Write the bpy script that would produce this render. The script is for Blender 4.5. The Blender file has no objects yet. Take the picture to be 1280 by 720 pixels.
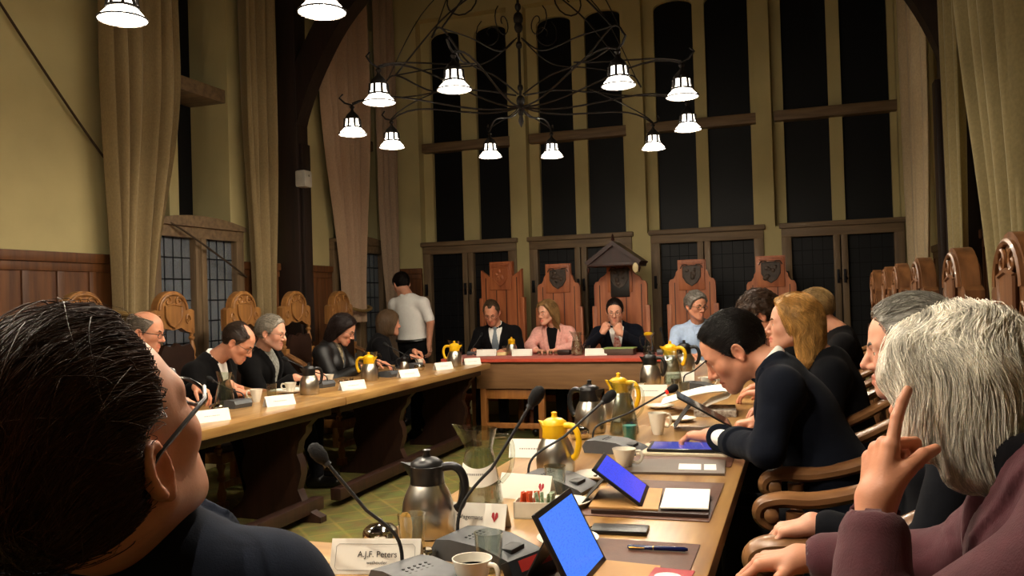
import bpy, bmesh, math, random
import numpy as np
from mathutils import Vector, Matrix
SC = bpy.context.scene
COL = SC.collection
R = math.radians
rng = random.Random(7)

# ------------------------------------------------------------------ materials
MATS = {}
def rgb(h):
    h = h.lstrip('#')
    c = [int(h[i:i+2], 16)/255 for i in (0, 2, 4)]
    return tuple(x/12.92 if x <= .04045 else ((x+.055)/1.055)**2.4 for x in c) + (1,)

def pm(name, col, rough=.5, metal=0., var=.12, scale=14., stretch=(1, 1, 1), bump=0., bscale=None, bstretch=None,
       trans=0., ior=1.45, coat=0., sheen=0., spec=.5, emit=None, estr=0., sss=0., tint=False, col2=None, detail=4):
    if name in MATS:
        return MATS[name]
    m = bpy.data.materials.new(name); m.use_nodes = True
    nt = m.node_tree; N = nt.nodes; L = nt.links
    b = N['Principled BSDF']
    c = rgb(col) if isinstance(col, str) else tuple(col) + (1,)
    b.inputs['Roughness'].default_value = rough
    b.inputs['Metallic'].default_value = metal
    b.inputs['IOR'].default_value = ior
    b.inputs['Specular IOR Level'].default_value = spec
    b.inputs['Transmission Weight'].default_value = trans
    b.inputs['Coat Weight'].default_value = coat
    b.inputs['Sheen Weight'].default_value = sheen
    if sss:
        b.inputs['Subsurface Weight'].default_value = sss
        b.inputs['Subsurface Radius'].default_value = (1., .35, .2)
        b.inputs['Subsurface Scale'].default_value = .012
    tc = N.new('ShaderNodeTexCoord')
    def noise(sc, st, det):
        mp = N.new('ShaderNodeMapping'); mp.inputs['Scale'].default_value = st
        L.new(tc.outputs['Object'], mp.inputs['Vector'])
        nz = N.new('ShaderNodeTexNoise'); nz.inputs['Scale'].default_value = sc; nz.inputs['Detail'].default_value = det
        L.new(mp.outputs['Vector'], nz.inputs['Vector'])
        return nz
    src = None
    if var > 0 or col2 is not None:
        nz = noise(scale, stretch, detail)
        rp = N.new('ShaderNodeValToRGB')
        rp.color_ramp.elements[0].position = .32; rp.color_ramp.elements[1].position = .68
        lo = tuple(x*(1-var) for x in c[:3]) + (1,); hi = tuple(min(1, x*(1+var)) for x in c[:3]) + (1,)
        if col2 is not None:
            lo, hi = c, (rgb(col2) if isinstance(col2, str) else tuple(col2) + (1,))
        rp.color_ramp.elements[0].color = lo; rp.color_ramp.elements[1].color = hi
        L.new(nz.outputs['Fac'], rp.inputs['Fac'])
        src = rp.outputs['Color']
    if tint:
        at = N.new('ShaderNodeVertexColor'); at.layer_name = 'pigment'
        mx = N.new('ShaderNodeMix'); mx.data_type = 'RGBA'; mx.blend_type = 'MULTIPLY'; mx.inputs['Factor'].default_value = 1
        if src is not None: L.new(src, mx.inputs['A'])
        else: mx.inputs['A'].default_value = c
        L.new(at.outputs['Color'], mx.inputs['B'])
        src = mx.outputs['Result']
    if src is not None: L.new(src, b.inputs['Base Color'])
    else: b.inputs['Base Color'].default_value = c
    if bump > 0:
        nb = noise(bscale or scale, bstretch or stretch, 6)
        bp = N.new('ShaderNodeBump'); bp.inputs['Strength'].default_value = bump; bp.inputs['Distance'].default_value = .004
        L.new(nb.outputs['Fac'], bp.inputs['Height']); L.new(bp.outputs['Normal'], b.inputs['Normal'])
    if emit is not None:
        b.inputs['Emission Color'].default_value = rgb(emit) if isinstance(emit, str) else tuple(emit) + (1,)
        b.inputs['Emission Strength'].default_value = estr
    MATS[name] = m
    return m

def wood(name, dark, light, axis=2, rough=.45, scale=3., bump=.15, planks=0.):
    """grain runs along the given local axis"""
    if name in MATS: return MATS[name]
    st = [9., 9., 9.]; st[axis] = .8
    m = pm(name, dark, rough=rough, scale=scale, stretch=tuple(st), col2=light, detail=8, bump=bump, bscale=scale*3, coat=.08)
    return m

# ------------------------------------------------------------------ mesh builder
def M4(loc=(0, 0, 0), rz=0., rx=0., ry=0., s=1.):
    return Matrix.Translation(loc) @ Matrix.Rotation(rz, 4, 'Z') @ Matrix.Rotation(rx, 4, 'X') @ Matrix.Rotation(ry, 4, 'Y') @ Matrix.Scale(s, 4)

class MB:
    def __init__(s):
        s.v = []; s.f = []; s.n = 0
    def add(s, v, f, M=None):
        if M is not None: v = [tuple(M @ Vector(p)) for p in v]
        s.v.extend(v); o = s.n; s.f.extend([tuple(i+o for i in q) for q in f]); s.n += len(v)
        return s
    def box(s, a, b, bev=0., M=None):
        (x0, y0, z0), (x1, y1, z1) = a, b
        x0, x1 = min(x0, x1), max(x0, x1); y0, y1 = min(y0, y1), max(y0, y1); z0, z1 = min(z0, z1), max(z0, z1)
        if bev <= 0:
            v = [(x, y, z) for z in (z0, z1) for y in (y0, y1) for x in (x0, x1)]
            f = [(0, 2, 3, 1), (4, 5, 7, 6), (0, 1, 5, 4), (2, 6, 7, 3), (0, 4, 6, 2), (1, 3, 7, 5)]
            return s.add(v, f, M)
        bm = bmesh.new(); bmesh.ops.create_cube(bm, size=1)
        for q in bm.verts:
            q.co = Vector(((x0+x1)/2+q.co.x*(x1-x0), (y0+y1)/2+q.co.y*(y1-y0), (z0+z1)/2+q.co.z*(z1-z0)))
        bev = min(bev, .45*min(x1-x0, y1-y0, z1-z0))
        bmesh.ops.bevel(bm, geom=bm.edges[:], offset=bev, segments=2, profile=.6, affect='EDGES')
        bm.verts.index_update()
        v = [tuple(q.co) for q in bm.verts]; f = [tuple(q.index for q in p.verts) for p in bm.faces]
        bm.free()
        return s.add(v, f, M)
    def tube(s, pts, rad, n=8, cap=True, M=None, flat=1.):
        P = [Vector(p) for p in pts]; m = len(P)
        if not hasattr(rad, '__len__'): rad = [rad]*m
        T = [(P[min(i+1, m-1)]-P[max(i-1, 0)]).normalized() for i in range(m)]
        up = Vector((0, 0, 1)) if abs(T[0].z) < .9 else Vector((0, 1, 0))
        N0 = (up - T[0]*up.dot(T[0])).normalized(); v = []; f = []
        for i in range(m):
            N0 = (N0 - T[i]*N0.dot(T[i])).normalized(); B = T[i].cross(N0)
            for k in range(n):
                a = 2*math.pi*k/n
                v.append(tuple(P[i] + (N0*math.cos(a)*flat + B*math.sin(a))*rad[i]))
        for i in range(m-1):
            for k in range(n):
                k2 = (k+1) % n
                f.append((i*n+k, i*n+k2, (i+1)*n+k2, (i+1)*n+k))
        if cap:
            f.append(tuple(range(n-1, -1, -1))); f.append(tuple((m-1)*n+k for k in range(n)))
        return s.add(v, f, M)
    def lathe(s, prof, n=24, M=None, close=False, cap=True):
        v = []; f = []; m = len(prof)
        for r, z in prof:
            for k in range(n):
                a = 2*math.pi*k/n; v.append((r*math.cos(a), r*math.sin(a), z))
        for i in range(m if close else m-1):
            j = (i+1) % m
            for k in range(n):
                k2 = (k+1) % n; f.append((i*n+k, i*n+k2, j*n+k2, j*n+k))
        if not close and cap:
            if prof[0][0] > 1e-5: f.append(tuple(range(n-1, -1, -1)))
            if prof[-1][0] > 1e-5: f.append(tuple((m-1)*n+k for k in range(n)))
        return s.add(v, f, M)
    def prism(s, poly, h0, h1, M=None):
        """poly in local XZ, extruded along Y from h0 to h1"""
        m = len(poly)
        v = [(x, h0, z) for x, z in poly] + [(x, h1, z) for x, z in poly]
        f = [tuple(range(m)), tuple(range(2*m-1, m-1, -1))]
        f += [(i, i+m, (i+1) % m+m, (i+1) % m) for i in range(m)]
        return s.add(v, f, M)
    def ell(s, c, r, M=None, n=14):
        v = []; f = []; m = n//2+1
        for i in range(m):
            t = math.pi*i/(m-1)
            for k in range(n):
                a = 2*math.pi*k/n
                v.append((c[0]+r[0]*math.sin(t)*math.cos(a), c[1]+r[1]*math.sin(t)*math.sin(a), c[2]-r[2]*math.cos(t)))
        for i in range(m-1):
            for k in range(n):
                k2 = (k+1) % n; f.append((i*n+k, i*n+k2, (i+1)*n+k2, (i+1)*n+k))
        return s.add(v, f, M)
    def grid(s, P, M=None, closed=False):
        """P: rows of points"""
        a, b = len(P), len(P[0]); v = [tuple(q) for row in P for q in row]; f = []
        for i in range(a-1):
            for k in range(b if closed else b-1):
                k2 = (k+1) % b; f.append((i*b+k, i*b+k2, (i+1)*b+k2, (i+1)*b+k))
        return s.add(v, f, M)
    def build(s, name, mat, parent=None, smooth=35, loc=None, fix=True):
        me = bpy.data.meshes.new(name); me.from_pydata(s.v, [], s.f); me.update()
        if fix:
            bm = bmesh.new(); bm.from_mesh(me); bmesh.ops.remove_doubles(bm, verts=bm.verts, dist=1e-6)
            bmesh.ops.recalc_face_normals(bm, faces=bm.faces); bm.to_mesh(me); bm.free()
        if smooth:
            me.shade_smooth(); me.set_sharp_from_angle(angle=R(smooth))
        return link(name, me, mat, parent, loc)

def link(name, me, mat, parent=None, loc=None):
    o = bpy.data.objects.new(name, me); COL.objects.link(o)
    for m in (mat if isinstance(mat, (list, tuple)) else [mat]): me.materials.append(m)
    if parent is not None: o.parent = parent
    if loc is not None: o.location = loc
    return o

def tag(o, label=None, cat=None, group=None, kind=None):
    if label: o['label'] = label
    if cat: o['category'] = cat
    if group: o['group'] = group
    if kind: o['kind'] = kind
    return o
def thing(name, label, cat, loc=(0, 0, 0), rz=0., group=None):
    o = bpy.data.objects.new(name, None); COL.objects.link(o); o.empty_display_size = .1
    o.location = loc; o.rotation_euler = (0, 0, rz)
    return tag(o, label, cat, group)
def struct(name, mb, mat, smooth=35):
    return tag(mb.build(name, mat, smooth=smooth), kind='structure')
KIDS = {}
def copy_tree(o, loc=None, rz=None, label=None, group=None):
    c = o.copy(); COL.objects.link(c)
    for ch in list(o.children):
        d = copy_tree(ch); d.parent = c; d.matrix_parent_inverse = ch.matrix_parent_inverse.copy()
    if loc is not None: c.location = loc
    if rz is not None: c.rotation_euler = (0, 0, rz)
    if label: c['label'] = label
    if group: c['group'] = group
    return c

def bez(p0, p1, p2, p3, n=12):
    p0, p1, p2, p3 = map(Vector, (p0, p1, p2, p3)); out = []
    for i in range(n+1):
        t = i/n; u = 1-t
        out.append(p0*u**3 + p1*3*u*u*t + p2*3*u*t*t + p3*t**3)
    return out
def smoothpts(pts, n=6):
    P = [Vector(p) for p in pts]; out = []
    for i in range(len(P)-1):
        a, b, c, d = P[max(i-1, 0)], P[i], P[i+1], P[min(i+2, len(P)-1)]
        for k in range(n):
            t = k/n
            out.append(.5*((2*b)+(-a+c)*t+(2*a-5*b+4*c-d)*t*t+(-a+3*b-3*c+d)*t**3))
    out.append(P[-1]); return out
LAMP = 75.
SCREEN = 1.1
REAR = False
EXPO = 0.0
# ------------------------------------------------------------------ the room
XL, XR, YF, YN, ZC = -4.75, 1.3, 9.4, -3.2, 5.6
plaster = pm('cream plaster', '#b4a676', rough=.85, var=.06, scale=2.5, bump=.15, bscale=40)
oakdark = wood('dark truss oak', '#1b110c', '#2a1a12', 2, .6)
frameoak = wood('grey brown window oak', '#5d4a35', '#7a6347', 0, .6)
frameoakv = wood('grey brown upright oak', '#5d4a35', '#7a6347', 2, .6)
panelwood = wood('wainscot oak', '#4c2b14', '#704522', 2, .5, scale=2.2)
# floor: olive carpet with a woven lattice of ochre lines
def carpet():
    m = bpy.data.materials.new('olive patterned carpet'); m.use_nodes = True
    nt = m.node_tree; N = nt.nodes; L = nt.links; b = N['Principled BSDF']
    tc = N.new('ShaderNodeTexCoord')
    mp = N.new('ShaderNodeMapping'); mp.inputs['Rotation'].default_value = (0, 0, R(45)); mp.inputs['Scale'].default_value = (1, 1, 1)
    L.new(tc.outputs['Object'], mp.inputs['Vector'])
    br = N.new('ShaderNodeTexBrick'); br.offset = 0; br.squash = 1
    br.inputs['Scale'].default_value = 4.6; br.inputs['Brick Width'].default_value = 1; br.inputs['Row Height'].default_value = 1
    br.inputs['Mortar Size'].default_value = .08; br.inputs['Mortar Smooth'].default_value = 1.
    br.inputs['Color1'].default_value = rgb('#56521f'); br.inputs['Color2'].default_value = rgb('#645c24'); br.inputs['Mortar'].default_value = rgb('#6f6328')
    L.new(mp.outputs['Vector'], br.inputs['Vector'])
    nz = N.new('ShaderNodeTexNoise'); nz.inputs['Scale'].default_value = 9; nz.inputs['Detail'].default_value = 8
    L.new(tc.outputs['Object'], nz.inputs['Vector'])
    mx = N.new('ShaderNodeMix'); mx.data_type = 'RGBA'; mx.blend_type = 'OVERLAY'; mx.inputs['Factor'].default_value = .55
    L.new(br.outputs['Color'], mx.inputs['A']); L.new(nz.outputs['Color'], mx.inputs['B'])
    L.new(mx.outputs['Result'], b.inputs['Base Color']); b.inputs['Roughness'].default_value = .95
    n2 = N.new('ShaderNodeTexNoise'); n2.inputs['Scale'].default_value = 220
    L.new(tc.outputs['Object'], n2.inputs['Vector'])
    bp = N.new('ShaderNodeBump'); bp.inputs['Strength'].default_value = .4; bp.inputs['Distance'].default_value = .004
    L.new(n2.outputs['Fac'], bp.inputs['Height']); L.new(bp.outputs['Normal'], b.inputs['Normal'])
    return m
struct('floor', MB().box((XL-.6, YN-.2, -.1), (XR+.6, YF+.6, 0)), carpet())
ceilwood = wood('dark boarded ceiling', '#241710', '#35231a', 1, .7)
mb = MB().box((XL-.6, YN-.2, ZC), (XR+.6, YF+.6, ZC+.1))
for i in range(13): mb.box((XL-.5, YN+i*1.0, ZC-.16), (XR+.5, YN+i*1.0+.12, ZC), .01)
struct('ceiling', mb, ceilwood)

# windows of the end wall: four bays of two lights each, x measured at the glass plane
BAY = [(-4.31, -3.12), (-2.96, -1.76), (-1.55, -.35), (-.17, 1.02)]
LIGHTS = [((-4.22, -3.83), (-3.63, -3.23)), ((-2.85, -2.43), (-2.27, -1.85)), ((-1.47, -1.04), (-.91, -.45)), ((-.11, .345), (.475, .935))]
SILL, TRZ, ARCH, LOWB = 2.04, 3.22, 4.635, .5
GY = 9.6
def archtop(x0, x1, zs, rise, n=10):
    """points of a segmental arch from (x1,zs) to (x0,zs)"""
    c = (x0+x1)/2; h = (x1-x0)/2
    return [(c+h*math.cos(math.pi*k/n), zs+rise*math.sin(math.pi*k/n)) for k in range(n+1)]
def quadwall(mb, outer, holes, y0, y1):
    """a wall in XZ with holes, via triangle fill, extruded y0..y1"""
    bm = bmesh.new(); ed = []
    for loop in [outer]+holes:
        vs = [bm.verts.new((x, y0, z)) for x, z in loop]
        ed += [bm.edges.new((vs[i], vs[(i+1) % len(vs)])) for i in range(len(vs))]
    bmesh.ops.triangle_fill(bm, use_beauty=True, use_dissolve=False, edges=ed)
    r = bmesh.ops.extrude_face_region(bm, geom=bm.faces[:])
    for q in r['geom']:
        if isinstance(q, bmesh.types.BMVert): q.co.y = y1
    bm.verts.index_update()
    mb.add([tuple(q.co) for q in bm.verts], [tuple(q.index for q in f.verts) for f in bm.faces]); bm.free()
    return mb
# wall plane: one tall opening per bay; the mullion sits back in the opening
holes = []
for (a, b), ((l0, l1), (l2, l3)) in zip(BAY, LIGHTS):
    holes.append([(a, LOWB), (b, LOWB), (b, SILL)] + [(l3+.06, SILL), (l3+.06, 4.78), (l0-.12, 4.78), (l0-.12, SILL)] + [(a, SILL)])
mbw = quadwall(MB(), [(XL-.3, 0), (XR+.3, 0), (XR+.3, ZC), (XL-.3, ZC)], holes, YF, YF+.14)
holes = []
for ((l0, l1), (l2, l3)) in LIGHTS:
    for p, q in ((l0, l1), (l2, l3)):
        holes.append([(p, SILL-.05), (q, SILL-.05)] + archtop(p, q, 4.56, .085))
# set-back tracery plane: mullions, jambs and arched heads of the lights
quadwall(mbw, [(XL-.3, SILL-.08), (XR+.3, SILL-.08), (XR+.3, ZC), (XL-.3, ZC)], holes, YF+.14, YF+.3)
struct('wall_back', mbw, plaster)
# low wall strip below the lower windows is part of the wall (LOWB); glass and frames next
nightglass = pm('night window glass', '#0d0e12', rough=.5, var=0, spec=.03, trans=.5)
leadm = pm('lead came', '#15151a', rough=.6, metal=.6, var=.1)
def pane(mb, x0, x1, z0, z1, y, arch=0):
    poly = [(x0, z0), (x1, z0)] + (archtop(x0, x1, z1, arch) if arch else [(x1, z1), (x0, z1)])
    mb.prism(poly, y, y+.006)
def leads(mb, x0, x1, z0, z1, y, nx, nz, w=.004):
    for i in range(1, nx):
        x = x0+(x1-x0)*i/nx; mb.box((x-w, y-.003, z0), (x+w, y+.009, z1))
    for i in range(1, nz):
        z = z0+(z1-z0)*i/nz; mb.box((x0, y-.003, z-w), (x1, y+.009, z+w))
wi = 0
for bi, ((a, b), ((l0, l1), (l2, l3))) in enumerate(zip(BAY, LIGHTS)):
    wi += 1
    w = tag(bpy.data.objects.new('window_%d' % wi, None), kind='structure'); COL.objects.link(w)
    mb = MB()
    for p, q in ((l0, l1), (l2, l3)):
        pane(mb, p-.02, q+.02, SILL-.05, 4.57, GY, .085)
    mb.build('window_pane', nightglass, w)
    mb = MB(); mb.box((l0-.1, YF+.04, TRZ-.055), (l3+.1, YF+.2, TRZ+.055), .012)
    mb.build('transom', frameoak, w)
    # lower casement: stout surround with a moulded head
    mb = MB()
    mb.box((a-.02, YF-.06, SILL-.03), (b+.02, YF+.1, SILL+.025), .012)          # moulded head
    mb.box((a, YF-.03, SILL-.125), (b, YF+.09, SILL-.03), .008)
    mb.build('window_head', frameoak, w)
    mb = MB(); c = (l1+l2)/2
    for x0, x1 in ((a, a+.1), (c-.07, c-.005), (c+.005, c+.07), (b-.1, b)):
        mb.box((x0, YF-.03, LOWB), (x1, YF+.09, SILL-.12), .008)
    mb.box((a, YF-.04, LOWB-.02), (b, YF+.09, LOWB+.08), .01)
    mb.build('window_frame', frameoakv, w)
    mb = MB(); lm = MB()
    for x0, x1 in ((a+.1, c-.07), (c+.07, b-.1)):
        pane(mb, x0-.01, x1+.01, LOWB, SILL-.12, YF+.05)
        leads(lm, x0, x1, LOWB+.08, SILL-.12, YF+.05, 4, 9)
    mb.build('casement_pane', nightglass, w); lm.build('leading', leadm, w)
    mb = MB()
    for x0, x1 in ((a+.03, a+.06), (c-.045, c-.02), (c+.02, c+.045)):
        mb.box((x0, YF-.06, 1.42), (x1, YF-.03, 1.56), .006); mb.tube([((x0+x1)/2, YF-.05, 1.49), ((x0+x1)/2+.02, YF-.08, 1.46)], .009, 6)
    mb.build('latch', leadm, w)

# left wall with two tall recessed windows; X is the wall face, openings in y
def swap(mb):   # XZ wall made along x -> put along y on the side wall
    mb.v = [(-(p[1]), p[0], p[2]) for p in mb.v]; return mb
LW = [(5.36, 6.30), (8.05, 9.05)]
holes = []
for a, b in LW: holes.append([(a, .5), (b, .5), (b, 4.6), (a, 4.6)])
mb = quadwall(MB(), [(YN, 0), (YF+.2, 0), (YF+.2, ZC), (YN, ZC)], holes, -XL, -XL+.45)
struct('wall_left', swap(mb), plaster)
RW = [(4.9, 6.0), (8.0, 9.0)]
mb = quadwall(MB(), [(YN, 0), (YF+.2, 0), (YF+.2, ZC), (YN, ZC)], [], 0, .4)
mb.v = [(XR+p[1], p[0], p[2]) for p in mb.v]
struct('wall_right', mb, plaster)
struct('wall_front', MB().box((XL-.3, YN-.2, 0), (XR+.4, YN, ZC)), plaster)
duskglass = pm('leaded dusk glass', '#aeb6c0', rough=.15, var=0, trans=.75, spec=.5)
for k, (a, b) in enumerate(LW):
    wi += 1
    w = tag(bpy.data.objects.new('window_%d' % wi, None), kind='structure'); COL.objects.link(w)
    c = (a+b)/2
    mb = MB(); pane(mb, a, b, SILL, 4.6, -XL+.40); swap(mb).build('window_pane', nightglass, w)
    mb = MB(); mb.box((a, -XL+.02, TRZ-.06), (b, -XL+.4, TRZ+.06), .01)
    swap(mb).build('transom', frameoak, w)
    mb = MB(); mb.box((c-.06, -XL+.2, SILL), (c+.06, -XL+.41, 4.6), .01); swap(mb).build('mullion', plaster, w)
    mb = MB()
    top = [(a-.1, SILL-.11), (a-.1, SILL-.01)] + [(c+(b-a+.2)/2*t, SILL-.01+.06*(1-t*t)) for t in (-.9, -.6, -.3, 0, .3, .6, .9)] + [(b+.1, SILL-.01), (b+.1, SILL-.11)]
    mb.prism(top[::-1], -XL-.06, -XL+.06)
    mb.prism([(p, q+.025 if q > SILL-.05 else SILL-.02) for p, q in top][::-1], -XL-.09, -XL-.0)
    swap(mb).build('window_head', frameoak, w)
    mb = MB()
    for x0, x1 in ((a-.1, a), (c-.07, c-.004), (c+.004, c+.07), (b, b+.1)):
        mb.box((x0, -XL-.06, .5), (x1, -XL+.06, SILL-.1), .008)
    mb.box((a-.1, -XL-.06, .45), (b+.1, -XL+.06, .56), .01)
    swap(mb).build('window_frame', frameoakv, w)
    mb = MB(); lm = MB()
    for x0, x1 in ((a, c-.07), (c+.07, b)):
        pane(mb, x0-.01, x1+.01, .5, SILL-.1, -XL+.0); leads(lm, x0, x1, .55, SILL-.1, -XL, 4, 8, .005)
    swap(mb).build('casement_pane', duskglass, w); swap(lm).build('leading', leadm, w)

# wainscot: rails, stiles and sunk panels, with gaps at windows
WZ = 1.76
def wains(name, runs, place):
    mb = MB()
    for a, b in runs:
        mb.box((a, .0, 0), (b, .018, WZ-.06))
        mb.box((a, .0, WZ-.07), (b, .05, WZ), .012); mb.box((a, .0, WZ-.13), (b, .032, WZ-.07), .006)
        mb.box((a, .0, 0), (b, .035, .14), .006)
        n = max(1, round((b-a)/.27)); wd = (b-a)/n
        for i in range(n+1):
            x = a+i*wd; mb.box((max(a, x-.03), .0, .14), (min(b, x+.03), .03, WZ-.13), .004)
    mb.v = [place(p) for p in mb.v]
    return struct(name, mb, panelwood)
wains('trim_1', [(YN, LW[0][0]-.1), (LW[0][1]+.1, LW[1][0]-.1), (LW[1][1]+.1, YF)], lambda p: (XL+p[1], p[0], p[2]))
wains('trim_2', [(XL, BAY[0][0]-.02)], lambda p: (p[0], YF-p[1], p[2]))
wains('trim_3', [(YN, YF)], lambda p: (XR-p[1], p[0], p[2]))

# roof truss at y=7: wall posts, arched braces and a collar, dark oak
def truss(num, y):
    mb = MB()
    for side in (-1, 1):
        w = XL if side < 0 else XR
        s = -side
        mb.box((w, y-.1, 0), (w+s*.26, y+.1, ZC), .015)
        mb.box((w+s*.26, y-.07, 1.0), (w+s*.3, y+.07, 2.9), .01)
        ctr = [(w+s*.2, 2.75), (w+s*.28, 3.15), (w+s*.5, 3.62), (w+s*.85, 4.1), (w+s*1.5, 4.6), (w+s*2.4, 4.95), (w+s*3.1, 5.05)]
        c3 = smoothpts([(p, 0, q) for p, q in ctr], 5)
        lo = [(p.x, p.z) for p in c3]
        hi = []
        for i, p in enumerate(c3):
            t = (c3[min(i+1, len(c3)-1)]-c3[max(i-1, 0)]).normalized()
            n = Vector((-t.z, 0, t.x))*s if True else None
            if n.z < 0: n = -n
            hi.append((p.x+n.x*.24, p.z+n.z*.24))
        poly = lo + hi[::-1]
        for i in range(len(lo)-1):
            mb.prism([lo[i], lo[i+1], hi[i+1], hi[i]], y-.09, y+.09)
    mb.box((XL, y-.1, 5.1), (XR, y+.1, 5.4), .02)
    return struct('beam_%d' % num, mb, oakdark, smooth=30)
truss(1, 7.08); truss(2, 3.0); truss(3, -1.0)
mb = MB().box((XL+.26, 6.93, 2.47), (XL+.37, 7.06, 2.63), .02)
mb.tube([(XL+.37, 7.0, 2.58), (XL+.385, 7.0, 2.58)], .012, 8)
sb = tag(mb.build('sensor_box', pm('off white plastic', '#b9b4a8', rough=.5)), 'small off-white wall sensor box on the dark oak post', 'sensor')
# dark facade added across the street to keep sky glow out of end windows
ext = pm('dark blocking facade', '#0d0b0a', rough=.9, var=.3, scale=3)
mb = MB().box((-14, 15, -1), (10, 16, 14)); mb.box((-9, 14.9, 6), (-8, 15, 8)); mb.box((2, 14.9, 5), (3, 15, 7))
tag(mb.build('sky_blocking_facade', ext), kind='structure')

# ------------------------------------------------------------------ curtains
def curtain(name, label, y0, y1, yb0, yb1, x0, zt, zb, side, folds, seed, col, amp=.05, gather=.45, flip=False, xb=None):
    """hangs along the side wall from y0..y1 at the top, drawn to yb0..yb1 at zb (tied), pleated"""
    r = random.Random(seed); rows = []; nz, nu = 40, folds*12
    ph = [r.uniform(-.5, .5) for _ in range(folds+2)]
    def prof(u, t):
        k = u*folds; i = int(k); f = k-i
        p = (ph[i]*(1-f)+ph[i+1]*f)
        return math.sin(2*math.pi*k+p*1.5+.4*math.sin(t*2+seed))*(.7+.3*math.sin(i*2.1+seed))
    for j in range(nz+1):
        t = j/nz; z = zt+(zb-zt)*t
        g = max(0, (t-gather)/(1-gather)) if gather < 1 else 0; g = g*g*(3-2*g)
        a = y0+(yb0-y0)*g; b = y1+(yb1-y1)*g
        row = []
        for i in range(nu+1):
            u = i/nu
            y = a+(b-a)*u + .012*math.sin(7*t+u*9+seed)
            xx = x0 if xb is None else x0+(xb-x0)*t
            row.append((xx + side*amp*prof(u, t)*(1-.35*g), y, z))
        rows.append(row)
    front = rows; back = [[(p[0]+side*.006, p[1], p[2]) for p in row] for row in rows]
    mb = MB(); mb.grid(front); mb.grid(back)
    # close the two side hems and the bottom
    for e in (0, -1): mb.grid([[row[e] for row in front], [row[e] for row in back]])
    mb.grid([front[-1], back[-1]])
    m = pm('curtain cloth '+col, col, rough=.9, var=.1, scale=90, stretch=(1, 1, .6), bump=.25, bscale=350, sheen=.2)
    t = thing(name, label, 'curtain', (x0, (y0+y1)/2, zb), 0)
    o = mb.build('drape', m, t, smooth=80); o.location = (-x0, -(y0+y1)/2, -zb)
    return t
def tieback(t, pts, rad=.018):
    o = MB().tube([(p[0]-t.location.x, p[1]-t.location.y, p[2]-t.location.z) for p in pts], rad, 8).build('tieback', pm('ochre tie cord', '#7a5f33', rough=.9), t)
    return o
cx = XL+.145
T1 = curtain('curtain', 'long beige curtain nearest on the panelled left wall, beside the bare yellow wall', 4.72, 5.50, 4.78, 5.17, cx, 5.3, 1.2, 1, 5, 1, '#8d7955', .085, .5)
T2 = curtain('curtain', 'long beige curtain between the left window and the dark oak post', 6.32, 6.80, 6.42, 6.72, cx, 5.3, 1.1, 1, 4, 2, '#8d7955', .08, .5)
T3 = curtain('curtain', 'wide pinkish beige curtain just past the dark oak post, tied low', 7.66, 8.62, 8.0, 8.42, cx, 5.4, 1.15, 1, 6, 3, '#a88a70', .085, .4)
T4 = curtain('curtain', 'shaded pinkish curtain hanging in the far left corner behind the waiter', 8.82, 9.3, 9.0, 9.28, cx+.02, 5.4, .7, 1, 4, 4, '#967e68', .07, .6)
C1 = curtain('curtain', 'pale beige curtain in the far right corner beside the end window', 7.5, 8.9, 7.9, 8.85, XR-.28, 5.3, .7, -1, 5, 5, '#b3a080', .08, .5)
C2 = curtain('curtain', 'narrow olive beige curtain hanging between two dark gaps on the right', 6.2, 6.92, 6.3, 6.85, XR-.25, 5.3, .9, -1, 4, 6, '#857751', .065, .45)
C3 = curtain('curtain', 'broad olive beige curtain at the right edge of the picture', 4.4, 5.95, 4.4, 5.2, XR-.27, 5.3, 1.0, -1, 7, 8, '#857751', .1, .4)
for t, ya, yb, z in ((T1, 4.78, 5.17, 1.33), (T2, 6.42, 6.72, 1.25), (T3, 8.0, 8.42, 1.3)):
    tieback(t, smoothpts([(XL+.02, yb+.1, z+.05), (cx+.085, yb, z), (cx+.1, (ya+yb)/2, z-.03), (cx+.085, ya, z), (XL+.02, ya-.02, z+.03)], 5))
# slack cord along the left wall
mb = MB().tube(smoothpts([(XL+.02, 3.55, 3.9), (XL+.03, 4.05, 3.28), (XL+.035, 4.8, 2.49), (XL+.04, 5.25, 2.14), (XL+.11, 5.6, 1.96), (XL+.1, 6.2, 1.70), (XL+.062, 6.42, 1.62)], 8), .009, 6)
tag(mb.build('pull_cord', pm('dark cord', '#3a2c1c', rough=.9)), 'thin dark cord slanting down across the bare yellow left wall', 'cord')
# ------------------------------------------------------------------ furniture
chairoak = wood('carved chair oak', '#6b4422', '#9a6b38', 2, .42, scale=2.5, bump=.2)
chairdark = wood('worn dark chair oak', '#4e2f18', '#7c5230', 2, .4, scale=2.5, bump=.2)
armoak = wood('polished arm oak', '#5a3a22', '#8f6540', 1, .3, scale=2.5, bump=.1)
leather = pm('dark brown leather', '#23130c', rough=.4, var=.2, scale=30, bump=.2, bscale=120)
brass = pm('aged brass nail', '#a07c3a', rough=.35, metal=1, var=.1)

def baluster(h, r, n=12):
    """turned profile of height h"""
    k = [(.8, 0), (.8, .05), (1., .07), (1., .12), (.65, .15), (.95, .28), (1.05, .36), (.7, .5), (.55, .62), (.95, .68), (.95, .72), (.6, .76), (.7, .86), (1., .92), (1., 1.)]
    return [(r*a, h*b) for a, b in k]

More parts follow.
